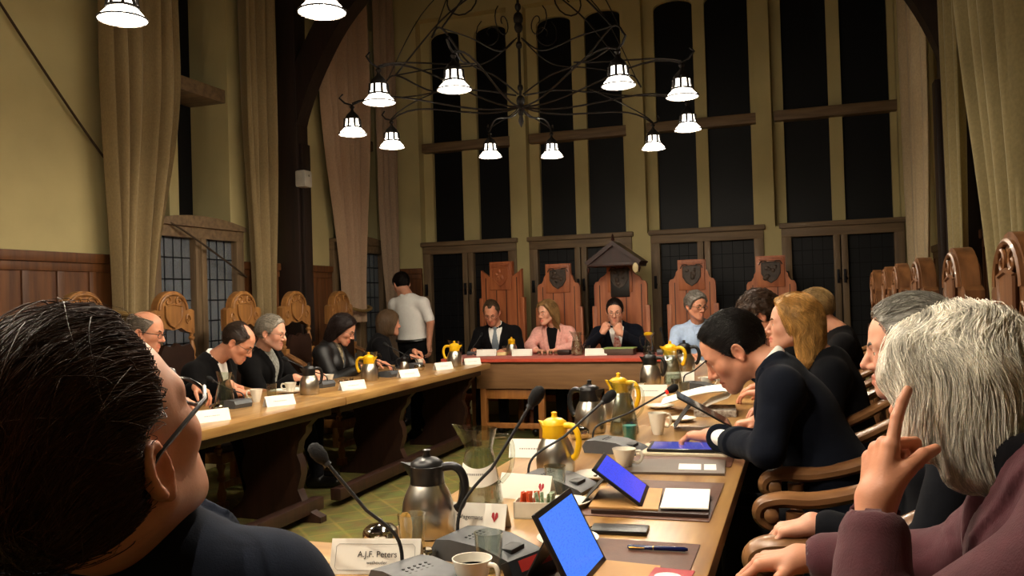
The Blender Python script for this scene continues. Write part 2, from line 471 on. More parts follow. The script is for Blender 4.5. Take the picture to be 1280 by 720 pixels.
def make_chair(wd, label, group):
    """tall carved armchair; local frame: faces +Y, origin on the floor under the seat"""
    t = thing('carved_armchair', label, 'chair', group=group)
    W = .20
    st = MB().box((-W-.02, -.26, .31), (W+.02, .27, .38), .012); st.build('seat_frame', wd, t)
    MB().box((-W, -.23, .38), (W, .25, .425), .02).build('seat', leather, t)
    for sx in (-1, 1):
        f = MB().lathe(baluster(.31, .03), 12, M4((sx*W, .24, 0))); f.box((sx*W-.033, .207, .0), (sx*W+.033, .273, .06), .008); f.build('leg', wd, t)
        b = MB().box((sx*W-.03, -.29, 0), (sx*W+.03, -.23, .5), .006)
        b.lathe(baluster(.40, .026), 12, M4((sx*W, -.27, .5), rx=R(3.0)))
        b.box((sx*W-.026, -.31, .86), (sx*W+.026, -.255, .98), .006)
        b.lathe(baluster(.24, .024), 12, M4((sx*W, -.295, .97), rx=R(3.0)))
        b.build('leg', wd, t)
        # arm: sweeps down from the back post and rolls over in a scroll at the front
        c = smoothpts([(sx*W, -.27, .93), (sx*(W+.015), -.14, .87), (sx*(W+.03), .02, .785), (sx*(W+.03), .17, .745), (sx*(W+.03), .27, .742), (sx*(W+.03), .325, .725), (sx*(W+.03), .335, .69), (sx*(W+.03), .305, .665), (sx*(W+.03), .28, .68)], 5)
        m = len(c); rad = [.028+.012*math.sin(math.pi*min(1, i/(m*.8))) if i < m*.75 else .03-.012*(i/m-.75)*4 for i in range(m)]
        a = MB().tube(c, rad, 10, flat=.62)
        for s2 in (-1, 1): a.ell((sx*(W+.03)+s2*.03, .30, .70), (.012, .022, .022), n=10)
        a.build('armrest', armoak, t)
        s = MB().lathe(baluster(.34, .026), 12, M4((sx*(W+.02), .235, .37))); s.build('arm_post', wd, t)
    for z in (.14,):
        MB().box((-W, .22, z), (W, .255, z+.045), .006).build('stretcher', wd, t)
        MB().box((-W, -.28, z), (W, -.245, z+.045), .006).build('stretcher', wd, t)
    # upholstered back panel with a scalloped top
    poly = [(-W+.03, .56)] + [(W-.03, .56), (W-.03, 1.04), (W-.07, 1.10), (.05, 1.08), (0, 1.11), (-.05, 1.08), (-W+.07, 1.10), (-W+.03, 1.04)]
    MB().prism(poly, -.29, -.255).build('back_panel', leather, t)
    MB().box((-W, -.295, .52), (W, -.25, .57), .006).build('back_rail', wd, t)
    # carved crest board: shouldered, with a round arched head
    cr = [(-W-.02, 1.17), (-.135, 1.185), (-.08, 1.215), (0, 1.20), (.08, 1.215), (.135, 1.185), (W+.02, 1.17), (W+.02, 1.335)]
    cr += [(W-.015, 1.35), (W-.035, 1.345)] + [((W-.04)*math.cos(math.pi*k/12), 1.345+.135*math.sin(math.pi*k/12)) for k in range(0, 13)] + [(-W+.035, 1.345), (-W+.015, 1.35), (-W-.02, 1.335)]
    c = MB().prism(cr, -.345, -.29); c.build('crest', wd, t)
    # carving on both faces: shield, scrolls and a rope-like rim
    k = MB()
    sh = [(-.085, 1.37), (0, 1.385), (.085, 1.37), (.08, 1.29), (.05, 1.245), (0, 1.22), (-.05, 1.245), (-.08, 1.29)]
    for ya, yb, s in ((-.285, -.29, 1), (-.345, -.352, -1)):
        k.prism(sh, ya+.004*s, yb)
        k.tube([(p[0]*1.0, ya+.004*s, p[1]) for p in sh+[sh[0]]], .007, 6)
        k.tube([((W-.06)*math.cos(math.pi*q/16), ya, 1.345+.112*math.sin(math.pi*q/16)) for q in range(17)], .009, 6)
        for sx in (-1, 1):
            sp = [(sx*(.055+(.045-.0022*q)*math.cos(.45*q)), ya, 1.405+(.04-.002*q)*math.sin(.45*q)) for q in range(18)]
            k.tube(sp, .006, 6)
            sp = [(sx*(.145+(.03-.002*q)*math.cos(.45*q)), ya, 1.27+(.045-.0022*q)*math.sin(.45*q)) for q in range(18)]
            k.tube(sp, .006, 6)
    k.build('carving', wd, t)
    return t

CG = 'carved oak armchairs around the council table'
c0 = make_chair(chairoak, 'carved oak armchair standing empty nearest the bare panelled wall, its crest above the dark-haired head', CG)
# seats of the left row (facing the room, +X) and the right row (facing -X)
LCH = [4.14, 4.93, 5.74, 6.49, 7.26]
RCH = [1.48, 2.37, 3.20, 4.12, 4.97, 5.6, 6.49]
c0.location = (-3.93, LCH[0], 0); c0.rotation_euler = (0, 0, R(-90))
lab = ['carved oak armchair behind the bald man in glasses on the left row',
       'carved oak armchair behind the balding man leaning over in a white shirt',
       'carved oak armchair in front of the dark post, behind the grey-haired bearded man',
       'carved oak armchair behind the dark-haired woman in the leather jacket']
for y, l in zip(LCH[1:], lab):
    copy_tree(c0, (-3.93, y, 0), R(-90), l)
lab = ['carved oak armchair of the white-haired person in the maroon jacket, a hand on its arm',
       'carved oak armchair whose tall carved back rises at the right edge of the picture',
       'carved oak armchair under the man in the navy suit, its scrolled arm nearest the table',
       'carved oak armchair behind the blonde woman in black',
       'carved oak armchair behind the brown-haired person looking down on the right row',
       'carved oak armchair second from the far end of the right row',
       'carved oak armchair at the far end of the right row, just before the end window']
r0 = make_chair(chairdark, lab[0], CG)
r0.location = (.20, RCH[0], 0); r0.rotation_euler = (0, 0, R(90))
for y, l in zip(RCH[1:], lab[1:]): copy_tree(r0, (.20, y, 0), R(90), l)
n0 = copy_tree(c0, (-.75, .66, 0), 0, 'carved oak armchair under the dark-haired man in the nearest seat')

# the high seats at the end wall
thronewood = wood('reddish throne oak', '#86462a', '#b0683f', 2, .45, scale=2.2, bump=.15)
thronedark = wood('dark canopy oak', '#240d09', '#341610', 2, .5)
crestm = pm('dark painted arms', '#3a2c22', rough=.5, var=.4, scale=25)
def shield(mb, cx, cz, w, h, y0, y1):
    p = [(cx-w, cz+h), (cx, cz+h*1.05), (cx+w, cz+h), (cx+w, cz-.1*h), (cx+w*.6, cz-.7*h), (cx, cz-1.05*h), (cx-w*.6, cz-.7*h), (cx-w, cz-.1*h)]
    mb.prism(p, y0, y1); return p
def throne(label, loc, rz, style, w=.5, hs=1.56, ht=1.72, group='high backed seats at the end wall'):
    t = thing('high_backed_seat', label, 'chair', loc, rz, group)
    h = w/2
    MB().box((-h, -.04, .30), (h, .48, .37), .012).build('seat_frame', thronewood, t)
    MB().box((-h+.03, 0, .37), (h-.03, .46, .42), .02).build('seat', leather, t)
    for sx in (-1, 1):
        MB().lathe(baluster(.31, .032), 12, M4((sx*(h-.04), .43, 0))).build('leg', thronewood, t)
        a = MB().box((sx*h-.03, 0, .70), (sx*h+.03, .46, .75), .018); a.lathe(baluster(.34, .026), 12, M4((sx*(h-.01), .42, .37))); a.build('armrest', thronewood, t)
        MB().box((sx*h-.025, -.06, 0), (sx*h+.025, 0, hs-.25), .006).build('back_post', thronewood, t)
    b = .14
    if style == 'ear':      # raised outer ears, hollow shoulders
        side = [(h, hs+.06), (h-.035, hs+.03), (h-.08, hs), (b+.0, hs-.02), (b, ht)]
    else:                   # shoulders sweep up into the centre block
        side = [(h, hs-.03), (h-.015, hs+.0), (h-.05, hs+.01), (h-.07, hs+.045), (b+.02, hs+.075), (b, hs+.1), (b, ht)]
    poly = [(-h, .45), (h, .45)] + side + [(-x, z) for x, z in side[::-1]]
    MB().prism(poly, -.055, -.01).build('back_board', thronewood, t)
    mb = MB().box((-b+.01, -.012, ht-.31), (b-.01, .006, ht-.015), .006)
    mb.tube([(-b+.03, .01, ht-.04), (b-.03, .01, ht-.04)], .008, 6)
    mb.build('crest_block', thronewood, t)
    mb = MB(); pts = shield(mb, 0, ht-.165, .085, .095, .004, .016)
    mb.tube([(x, .014, z) for x, z in pts+[pts[0]]], .008, 6)
    r = random.Random(int(loc[0]*100))
    for k in range(7):
        mb.ell((r.uniform(-.05, .05), .018, ht-.165+r.uniform(-.06, .07)), (r.uniform(.012, .03), .008, r.uniform(.012, .03)), n=8)
    for sx in (-1, 1):
        mb.tube([(sx*(.06+.05*math.cos(.5*q)*(1-q/16)), .01, ht-.09+.05*math.sin(.5*q)*(1-q/16)) for q in range(14)], .006, 5)
    mb.build('carved_arms', crestm if style != 'ear' else thronewood, t)
    mb = MB()
    for x in (-h+.06, -.06, .06, h-.06): mb.box((x-.004, -.011, .5), (x+.004, -.006, hs-.03))
    mb.build('board_grooves', thronedark, t)
    return t
TY = 8.75
throne('high-backed seat turned slightly, with raised ears, behind the man in the dark suit', (-3.1, TY, 0), R(172), 'ear', .5, 1.62, 1.765)
throne('high-backed seat with a sloped carved top behind the woman in the pink blazer', (-2.45, TY, 0), R(180), 's', .47, 1.5, 1.715)
th = throne('high-backed seat under a dark gabled canopy, behind the man in the red tie', (-1.78, TY, 0), R(180), 's', .56, 1.5, 1.7)
mb = MB()
for s in (-1, 1):
    mb.prism([(s*.29, 1.70), (0, 1.91), (0, 1.86), (s*.26, 1.67)], -.08, .34)
mb.prism([(-.26, 1.67), (.26, 1.67), (0, 1.87)], .26, .3)
mb.box((-.27, -.08, 1.655), (.27, .33, 1.685), .006)
mb.build('canopy', thronedark, th)
MB().lathe([(.008, 1.90), (.02, 1.925), (.008, 1.945), (.014, 1.96), (0, 1.985)], 10, M4((0, .3, 0))).build('finial', thronedark, th)
for s in (-1, 1): MB().lathe([(.008, 1.66), (.018, 1.63), (.008, 1.60), (0, 1.575)], 10, M4((s*.26, .3, 0))).build('finial', thronedark, th)
mb = MB().box((-.1, -.005, 1.34), (.1, .012, 1.64), .008); mb.build('inset_panel', pm('black painted panel', '#15110f', rough=.4), th)
mb = MB().ell((-.23, .34, 1.63), (.03, .012, .05)); mb.build('eave_glare_ornament', pm('pale ornament with painted glare', '#cdbb90', rough=.4), th)  # small eave ornament, the glare on it put into its pale colour
throne('high-backed seat with a carved shield behind the man in the light blue shirt', (-1.04, TY, 0), R(180), 's', .47, 1.5, 1.7)
throne('high-backed seat with a carved shield, standing empty and furthest right', (-.27, TY, 0), R(180), 's', .47, 1.45, 1.705)

# ------------------------------------------------------------------ tables
topwood = wood('honey oak table top', '#825a30', '#b08a54', 1, .28, scale=2.0, bump=.05)
topwoodx = wood('honey oak cross table top', '#825a30', '#b08a54', 0, .28, scale=2.0, bump=.05)
trestlewood = wood('dark trestle oak', '#24130c', '#361d12', 2, .5)
TT = .75
def trestle(t, cx, y, w, loc):
    h = w/2
    side = [(h+.03, 0), (h+.03, .035), (h-.03, .06), (h-.09, .11), (h-.13, .2), (h-.1, .3), (h-.105, .36), (h-.13, .42), (h-.11, .5), (h-.06, .56), (h-.055, .6), (h-.01, .64), (h, .70)]
    poly = side + [(-x, z) for x, z in side[::-1]]
    mb = MB().prism([(x+cx-loc[0], z) for x, z in poly], y-.035-loc[1], y+.035-loc[1])
    mb.build('trestle', trestlewood, t)
def table(label, x0, x1, y0, y1, trs, along, wood_, lip=True):
    loc = ((x0+x1)/2, (y0+y1)/2, 0)
    t = thing('council_table', label, 'table', loc, 0, 'oak tables set in a horseshoe')
    a, b = (x1-x0)/2, (y1-y0)/2
    MB().box((-a, -b, TT-.05), (a, b, TT), .006).build('tabletop', wood_, t)
    mb = MB().box((-a+.08, -b+.05, TT-.11), (a-.08, b-.05, TT-.05), .004); mb.build('apron', trestlewood, t)
    if along == 'y':
        for y in trs: trestle(t, loc[0], y, (x1-x0)-.16, loc)
        sg = 1 if x0 < -2 else -1           # the rail runs along the inner side of the horseshoe
        MB().box((sg*(a-.2), -b+.1, .05), (sg*(a-.12), b-.1, .13), .01).build('foot_rail', trestlewood, t)
    else:
        for x in trs:
            s = MB(); h = (y1-y0)/2-.08
            side = [(h+.03, 0), (h+.03, .035), (h-.03, .06), (h-.09, .11), (h-.13, .2), (h-.1, .3), (h-.13, .42), (h-.06, .56), (h-.01, .64), (h, .70)]
            s.prism(side + [(-p, z) for p, z in side[::-1]], -.035, .035)
            s.v = [(p[1]+x-loc[0], p[0], p[2]) for p in s.v]
            s.build('trestle', trestlewood, t)
    return t
table('long oak council table running down the left side', -3.6, -2.8, 4.85, 7.55, (6.05, 7.35), 'y', topwood)
table('oak council table at the near left, partly behind the dark-haired man', -3.6, -2.8, 1.9, 4.845, (2.2, 4.62), 'y', topwood)
table('oak council table on the right carrying the tablets and papers', -1.05, -.205, 1.06, 3.9, (1.4, 3.6), 'y', topwood)
table('oak council table on the far right, crowded with jugs and microphones', -1.05, -.205, 3.905, 7.78, (4.2, 7.45), 'y', topwood)
table('oak cross table at the near end, before the dark-haired man', -3.6, -1.055, 1.06, 1.885, (-3.3, -1.35), 'x', topwoodx)
# inlaid brown leather writing mats let into the right table
matm = pm('brown leather writing mat', '#5b3a2c', rough=.5, var=.1, scale=40, bump=.1, bscale=200)
for i, (x0, x1, y0, y1, l) in enumerate([(-.60, -.245, 1.50, 2.06, 'brown leather writing mat under the blue pen and red booklet'),
                                  (-.60, -.245, 2.27, 2.74, 'brown leather writing mat under the tablet on its easel stand and loose paper'),
                                  (-.60, -.245, 3.0, 3.48, 'brown leather writing mat under the tablet used by the man in the navy suit')]):
    m = MB().box((x0, y0, TT+.0005), (x1, y1, TT+.003), .001).build('writing_mat', matm)
    tag(m, l, 'desk mat', 'leather mats on the right table')

# head table under its red cloth
cloth = pm('brick red table cloth', '#a33a22', rough=.85, var=.1, scale=60, sheen=.2, bump=.15, bscale=300)
skirt = wood('brown table front', '#6a4a2c', '#7d5a38', 0, .6)
ht = thing('head_table', 'oak head table across the far end, under a red cloth', 'table', (-2.2, 8.0, 0))
MB().box((-1.1, -.36, .735), (1.1, .36, .775), .004).build('tabletop', skirt, ht)
MB().box((-.78, -.375, .50), (1.05, -.345, .735), .004).build('front_panel', skirt, ht)
legw = wood('warm oak frame', '#7d4c22', '#9a6430', 2, .5)
for y, xs in ((-.33, (-.72, -.14, .5, 1.0)), (.3, (-1.06, -.55, .1, 1.06))):
    for x in xs:
        MB().box((x-.03, y-.03, 0), (x+.03, y+.03, .735), .006).build('leg', legw, ht)
MB().box((-.72, -.35, .40), (-.14, -.31, .49), .006).build('rail', legw, ht)
MB().box((-.72, -.35, .12), (-.14, -.31, .17), .006).build('rail', legw, ht)
rows = []
for y, z in ((-.395, .755), (-.393, .77), (-.385, .783), (-.37, .787), (0, .788), (.37, .787), (.39, .78), (.395, .70)):
    rows.append([(x*1.14+.0, y+(.004*math.sin(x*30) if z < .78 else 0), z) for x in np.linspace(-1, 1, 60)])
mb = MB().grid(rows)
for e in (0, -1):
    mb.grid([[r[e] for r in rows], [(r[e][0], r[e][1], .755) for r in rows]])
tc_ = mb.build('red_cloth', cloth); tc_.location = (-2.2, 8.0, 0)
tag(tc_, 'brick red cloth spread over the far head table', 'tablecloth')

# ------------------------------------------------------------------ chandeliers
iron = pm('wrought iron', '#1a1512', rough=.6, metal=.5, var=.3, scale=30)
def glowglass(name, fac, st):
    m = bpy.data.materials.new(name); m.use_nodes = True; nt = m.node_tree; N = nt.nodes; L = nt.links; N.clear()
    o = N.new('ShaderNodeOutputMaterial'); mx = N.new('ShaderNodeMixShader'); tr = N.new('ShaderNodeBsdfTransparent'); em = N.new('ShaderNodeEmission')
    em.inputs['Color'].default_value = rgb('#fff2e0'); em.inputs['Strength'].default_value = st
    mx.inputs[0].default_value = fac
    L.new(tr.outputs[0], mx.inputs[1]); L.new(em.outputs[0], mx.inputs[2]); L.new(mx.outputs[0], o.inputs['Surface'])
    return m
lampglass = glowglass('glowing frosted bell glass', 1., 5.); skirtglass = glowglass('glowing lamp skirt glass', .5, 12.)
bulbm = pm('lit bulb', '#fff3da', rough=.6, var=0, emit='#fff0d8', estr=LAMP*76)
def lamp(t, p, base):
    """bell lamp; p is the centre of its lower rim"""
    x, y, z = p
    cap = MB().lathe([(.006, .20), (.018, .185), (.008, .17), (.014, .155), (.04, .13), (.052, .105), (.05, .10), (.012, .145)], 16)
    for k in range(8):
        a = 2*math.pi*k/8
        c = [((.052+.0*q)*math.cos(a), .052*math.sin(a), .105), (.054*math.cos(a), .054*math.sin(a), .07), (.058*math.cos(a), .058*math.sin(a), .045)]
        cap.tube(c, .0075, 6)
    cap.lathe([(.0575, .052), (.064, .05), (.064, .04), (.0575, .04)], 16, close=True)
    cap.lathe([(.093, .0), (.097, .002), (.097, -.003), (.093, -.004)], 20, close=True)
    o = cap.build('lamp_bell', iron, t, smooth=50, loc=(x-base[0], y-base[1], z-base[2]))
    g = MB().lathe([(.035, .125), (.046, .1), (.05, .06)], 20, cap=False)
    g.build('lamp_glass', lampglass, o, smooth=50, fix=False)
    MB().lathe([(.05, .06), (.056, .042), (.078, .018), (.094, .0)], 20, cap=False).build('lamp_skirt', skirtglass, o, smooth=50, fix=False)
    MB().ell((0, 0, .05), (.016, .016, .016), n=12).build('bulb', bulbm, o, smooth=50)
def chandelier(label, pts, ctr, spin=0.):
    base = (ctr[0], ctr[1], 2.45)
    t = thing('iron_chandelier', label, 'chandelier', base, 0, 'wrought iron chandeliers')
    st = MB().tube([(0, 0, .14), (0, 0, ZC-.02-2.45)], .010, 8)
    for z, r in ((.16, .02), (.24, .03), (.33, .02), (.62, .022), (.74, .03), (.8, .035), (.88, .022), (1.0, .014)):
        st.ell((0, 0, z), (r, r, r*1.3), n=12)
    st.lathe([(.002, .06), (.02, .1), (.012, .14)], 10)
    st.build('stem', iron, t, smooth=50)
    pts = [np.array(p)-np.array(base) for p in pts]
    for p in pts:
        u = Vector((p[0], p[1], 0)); r = u.length; u.normalize(); zt = p[2]+.2
        c = bez((0, 0, .2), u*(r*.35)+Vector((0, 0, .12)), u*(r*.75)+Vector((0, 0, zt+.16)), u*r+Vector((0, 0, zt)), 12)
        c += [u*(r+.05)+Vector((0, 0, zt+.015)), u*(r+.085)+Vector((0, 0, zt+.05)), u*(r+.06)+Vector((0, 0, zt+.075))]
        mb = MB().tube(c, .0065, 6)
        mb.build('arm', iron, t, smooth=60)
    n = len(pts)//2
    for k in range(n):          # one scrolled stay over each pair of lamps
        q = pts[2*k]+pts[2*k+1]; a = math.atan2(q[1], q[0]); u = Vector((math.cos(a), math.sin(a), 0)); s = Vector((-u.y, u.x, 0))
        mb = MB()
        mb.tube(smoothpts([u*.03+Vector((0, 0, .28)), u*.3+Vector((0, 0, .34)), u*.62+Vector((0, 0, .36)), u*.9+Vector((0, 0, .5)), u*1.0+Vector((0, 0, .42))], 6), .006, 6)
        mb.tube(smoothpts([u*.03+Vector((0, 0, .66)), u*.25+Vector((0, 0, .52)), u*.6+Vector((0, 0, .52)), u*.9+Vector((0, 0, .5))], 6), .005, 6)
        mb.tube(smoothpts([u*.03+Vector((0, 0, 1.5)), u*.2+Vector((0, 0, 1.1)), u*.55+Vector((0, 0, .85)), u*.9+Vector((0, 0, .5))], 6), .006, 6)
        mb.tube(smoothpts([u*.05+Vector((0, 0, 1.62)), u*.3+Vector((0, 0, 1.25)), u*.7+Vector((0, 0, .9)), u*.98+Vector((0, 0, .44))], 6), .004, 6)
        sp = [u*(.42+(.15-.007*i)*math.cos(.42*i+2.2))+Vector((0, 0, .98+(.15-.007*i)*math.sin(.42*i+2.2))) for i in range(20)]
        mb.tube(sp, .006, 6)
        sp = [u*(.2+(.11-.005*i)*math.cos(-.42*i+1.))+Vector((0, 0, .72+(.11-.005*i)*math.sin(-.42*i+1.))) for i in range(20)]
        mb.tube(sp, .004, 6)
        for q2 in (pts[2*k], pts[2*k+1]):
            e = Vector((q2[0], q2[1], q2[2]+.21))
            mb.tube(bez(u*.55+Vector((0, 0, .37)), u*.8+Vector((0, 0, .30)), e*.92+Vector((0, 0, .08)), e, 8), .005, 6)
        mb.build('scroll_stay', iron, t, smooth=60)
    for p in pts: lamp(t, tuple(p+np.array(base)), base)
    return t
FAR = [(-1.746, 4.266), (-2.248, 4.353), (-2.839, 5.097), (-2.822, 5.648), (-2.323, 6.397), (-1.878, 6.641), (-1.056, 6.672), (-.707, 6.011), (-.614, 4.996), (-.904, 4.573)]
chandelier('wrought iron chandelier of ten bell lamps hanging over the middle of the room', [(x, y, 2.5) for x, y in FAR], (-1.75, 5.45))
cn = (-1.80, 1.78)
NEAR = [(cn[0]+1.13*math.cos(R(a)), cn[1]+1.13*math.sin(R(a))) for a in (128, 87, 42, 15, -30, -57, -102, -129, -174, -201+360)]
chandelier('wrought iron chandelier overhead in front, only two glowing bells showing at the top', [(x, y, 2.5) for x, y in NEAR], cn)
cb = (-1.80, -1.6)
BACK = [(cb[0]+1.13*math.cos(R(a)), cb[1]+1.13*math.sin(R(a))) for a in (128, 87, 42, 15, -30, -57, -102, -129, -174, -201+360)]
if REAR: chandelier('wrought iron chandelier behind the viewer at the near end of the room', [(x, y, 2.5) for x, y in BACK], cb)
# ------------------------------------------------------------------ things on the tables
steel = pm('brushed steel', '#b9b4aa', rough=.28, metal=1, var=.06, scale=40, stretch=(1, 1, .05))
mirror = pm('polished steel', '#cfc9bd', rough=.08, metal=1, var=0)
blackp = pm('black plastic', '#121214', rough=.35, var=.05)
yellowp = pm('yellow plastic', '#e0ae14', rough=.35, var=.04)
china = pm('white china', '#e6dfcf', rough=.2, var=.02, coat=.3)
coffee = pm('coffee', '#24120a', rough=.1, var=0)
greyp = pm('grey microphone plastic', '#45474a', rough=.45, var=.06, scale=60)
greyd = pm('dark grey plastic', '#232426', rough=.5)
foam = pm('black foam', '#0d0d0e', rough=.95, bump=.5, bscale=400)
redring = pm('red light ring', '#c01818', rough=.3, emit='#ff2a1c', estr=1.2)
paper = pm('white paper', '#e4e0d6', rough=.7, var=.02)
ink = pm('printed ink', '#2a2a2c', rough=.7, var=0); greyink = pm('faint grey print', '#8d8b88', rough=.7, var=0); redink = pm('red printed emblem', '#a3212b', rough=.6, var=0)
def glassmat(name, col='#f2f6f2'):
    m = bpy.data.materials.new(name); m.use_nodes = True; nt = m.node_tree; N = nt.nodes; L = nt.links; N.clear()
    o = N.new('ShaderNodeOutputMaterial'); mx = N.new('ShaderNodeMixShader'); tr = N.new('ShaderNodeBsdfTransparent'); gl = N.new('ShaderNodeBsdfGlossy')
    lw = N.new('ShaderNodeLayerWeight'); lw.inputs['Blend'].default_value = .5; pw = N.new('ShaderNodeMath'); pw.operation = 'POWER'; pw.inputs[1].default_value = 2.4
    ma = N.new('ShaderNodeMath'); ma.operation = 'MULTIPLY_ADD'; ma.inputs[1].default_value = .85; ma.inputs[2].default_value = .07
    tr.inputs['Color'].default_value = rgb(col); gl.inputs['Roughness'].default_value = .05
    L.new(lw.outputs['Facing'], pw.inputs[0]); L.new(pw.outputs[0], ma.inputs[0]); L.new(ma.outputs[0], mx.inputs[0])
    L.new(tr.outputs[0], mx.inputs[1]); L.new(gl.outputs[0], mx.inputs[2]); L.new(mx.outputs[0], o.inputs['Surface'])
    return m
glass = glassmat('clear glass', '#f0f4f0'); water = glassmat('water', '#f0f4f0')
tan = pm('tan leather cover', '#b98a52', rough=.6, var=.08)
darkbrown = pm('dark brown folder', '#2e1d18', rough=.45, var=.1)

def thermos(label, loc, rz, lid, s=1., group='insulated coffee jugs'):
    """steel vacuum jug: bellied body, plastic collar with pouring lip, looped handle, lid with a thumb lever; handle towards +X"""
    t = thing('thermos_jug', label, 'thermos jug', loc, rz, group)
    def S(p): return [(r*s, z*s) for r, z in p]
    MB().lathe(S([(.062, 0), (.066, .004), (.070, .03), (.071, .06), (.068, .09), (.060, .115), (.049, .135), (.045, .142)]), 28).build('body', steel, t, smooth=60)
    c = MB().lathe(S([(.0455, .138), (.047, .14), (.045, .165), (.047, .188), (.043, .19)]), 24)
    # pouring lip
    c.add([(x*s, y*s, z*s) for x, y, z in [(-.03, -.03, .19), (-.03, .03, .19), (-.075, 0, .197), (-.04, -.018, .165), (-.04, .018, .165), (-.046, 0, .15)]], [(0, 1, 2), (0, 2, 3), (1, 4, 2), (3, 2, 5), (4, 5, 2), (0, 3, 5, 4, 1)])
    c.build('collar', lid, t, smooth=50)
    MB().lathe(S([(.045, .188), (.043, .198), (.028, .208), (.012, .212), (.009, .222), (.011, .230), (.0, .234)]), 20).build('lid', lid, t, smooth=50)
    hp = smoothpts([(.035*s, 0, .182*s), (.075*s, 0, .186*s), (.098*s, 0, .165*s), (.104*s, 0, .125*s), (.092*s, 0, .085*s), (.078*s, 0, .072*s)], 6)
    MB().tube(hp, [.0105*s]*len(hp), 8, flat=1.15).build('handle', lid, t, smooth=60)
    return t
def pitcher(label, loc, rz, s=1., band=False, fill=.07, lid=None, group='glass water jugs'):
    t = thing('glass_pitcher', label, 'glass jug', loc, rz, group)
    pr = [(0, .003), (.060, .0), (.065, .008), (.062, .03), (.052, .09), (.042, .145), (.037, .165), (.038, .175), (.043, .195), (.050, .222)]
    n = 28; v = []; f = []
    prof = [(r*s, z*s) for r, z in pr]
    inner = [(max(r-.003*s, 0), z+(.006*s if i < 2 else 0)) for i, (r, z) in enumerate(prof)]
    full_ = prof + inner[::-1]
    mb = MB()
    for r, z in full_:
        for k in range(n):
            a = 2*math.pi*k/n; q = max(0, math.cos(a-math.pi))**6*max(0, (z/s-.17)/.05)
            v.append(((r+.025*s*q)*math.cos(a), (r)*math.sin(a)*(1-.25*q), z+.014*s*q))
    m = len(full_)
    for i in range(m-1):
        for k in range(n):
            k2 = (k+1) % n; f.append((i*n+k, i*n+k2, (i+1)*n+k2, (i+1)*n+k))
    mb.add(v, f); mb.build('body', glass, t, smooth=60)
    hp = smoothpts([(.043*s, 0, .20*s), (.078*s, 0, .20*s), (.092*s, 0, .165*s), (.085*s, 0, .11*s), (.058*s, 0, .075*s)], 6)
    MB().tube(hp, .006*s, 8).build('handle', glass, t, smooth=60)
    if fill:
        zz = [z for r, z in inner if z < fill*s] ; pf = [(r-.0015, z) for r, z in inner if z < fill*s]
        MB().lathe(pf+[(pf[-1][0], fill*s), (0, fill*s)], 24).build('water', water, t, smooth=50)
    if band:
        rows = []
        for z in np.linspace(.088, .137, 6):
            rr = np.interp(z, [.03, .09, .145], [.0655, .0555, .0455])*s
            rows.append([(rr*math.cos(a), rr*math.sin(a), (z-.016*math.cos((a+math.pi*.5)*1.0)**2*(1 if z > .11 else 1.0)+.0)*s) for a in np.linspace(-math.pi*.5-1.15, -math.pi*.5+1.15, 20)])
        b = MB().grid(rows); lb = b.build('label_band', paper, t)
        mb = MB(); r = random.Random(2)
        for i in range(11):
            a = -math.pi*.5-.55+i*.1; rr = .0535*s
            M = M4((rr*math.cos(a), rr*math.sin(a), .1045*s), rz=a+math.pi/2)
            mb.box((-.0018, -.0006, 0), (.0018, .0006, r.choice((.005, .007)))) if False else mb.add([(-.0019, 0, 0), (.0019, 0, 0), (.0019, 0, .0055), (-.0019, 0, .0055)], [(0, 1, 2, 3)], M)
        mb.build('lettering', greyink, lb)
    if lid:
        MB().lathe([(0.0, .205*s), (.046*s, .205*s), (.05*s, .222*s), (.03*s, .236*s), (0, .24*s)], 20).build('lid', lid, t, smooth=50)
    return t
def tumbler(label, loc, s=1., content=None, group='drinking glasses'):
    t = thing('drinking_glass', label, 'glass', loc, 0, group)
    MB().lathe([(0, 0), (.028*s, 0), (.029*s, .002), (.034*s, .09*s), (.032*s, .09*s), (.0275*s, .008), (0, .008)], 24).build('tumbler', glass, t, smooth=50)
    if content: MB().lathe([(0, .0085), (.0268*s, .0085), (.031*s, .07*s), (0, .07*s)], 20).build('paper_napkin', content, t, smooth=50)
    return t
def cup(label, loc, rz, s=1., tall=1., group='white coffee cups'):
    t = thing('coffee_cup', label, 'cup', loc, rz, group)
    MB().lathe([(0, 0), (.022*s, 0), (.024*s, .006*s), (.029*s, .02*s*tall), (.036*s, .045*s*tall), (.042*s, .068*s*tall), (.0395*s, .068*s*tall), (.033*s, .045*s*tall), (.026*s, .02*s*tall), (0, .01*s)], 26).build('bowl', china, t, smooth=60)
    hp = smoothpts([(.036*s, 0, .058*s*tall), (.058*s, 0, .06*s*tall), (.064*s, 0, .04*s*tall), (.05*s, 0, .022*s*tall), (.029*s, 0, .024*s*tall)], 5)
    MB().tube(hp, .0042*s, 8, flat=1.3).build('handle', china, t, smooth=60)
    MB().lathe([(0, .05*s*tall), (.0345*s, .05*s*tall)], 20).build('coffee', coffee, t)
    return t
def saucer(label, loc, s=1., spoon=None, group='white saucers'):
    o = MB().lathe([(0, .002), (.035*s, 0), (.04*s, .004), (.075*s, .016), (.076*s, .0185), (.072*s, .018), (.04*s, .0075), (0, .006)], 30).build('saucer', china, smooth=60, loc=loc)
    tag(o, label, 'saucer', group)
    if spoon is not None:
        mb = MB(); mb.tube(smoothpts([(.0, 0, .011), (.03, 0, .012), (.065, 0, .0205), (.085, 0, .026)], 4), [.0025]*13, 6, flat=.6); mb.ell((-.014, 0, .012), (.018, .011, .004), n=10)
        sp = mb.build('teaspoon', mirror, smooth=60, loc=loc); sp.rotation_euler = (0, 0, spoon)
        tag(sp, 'small steel teaspoon lying on '+label, 'spoon', 'teaspoons on saucers')
    return o
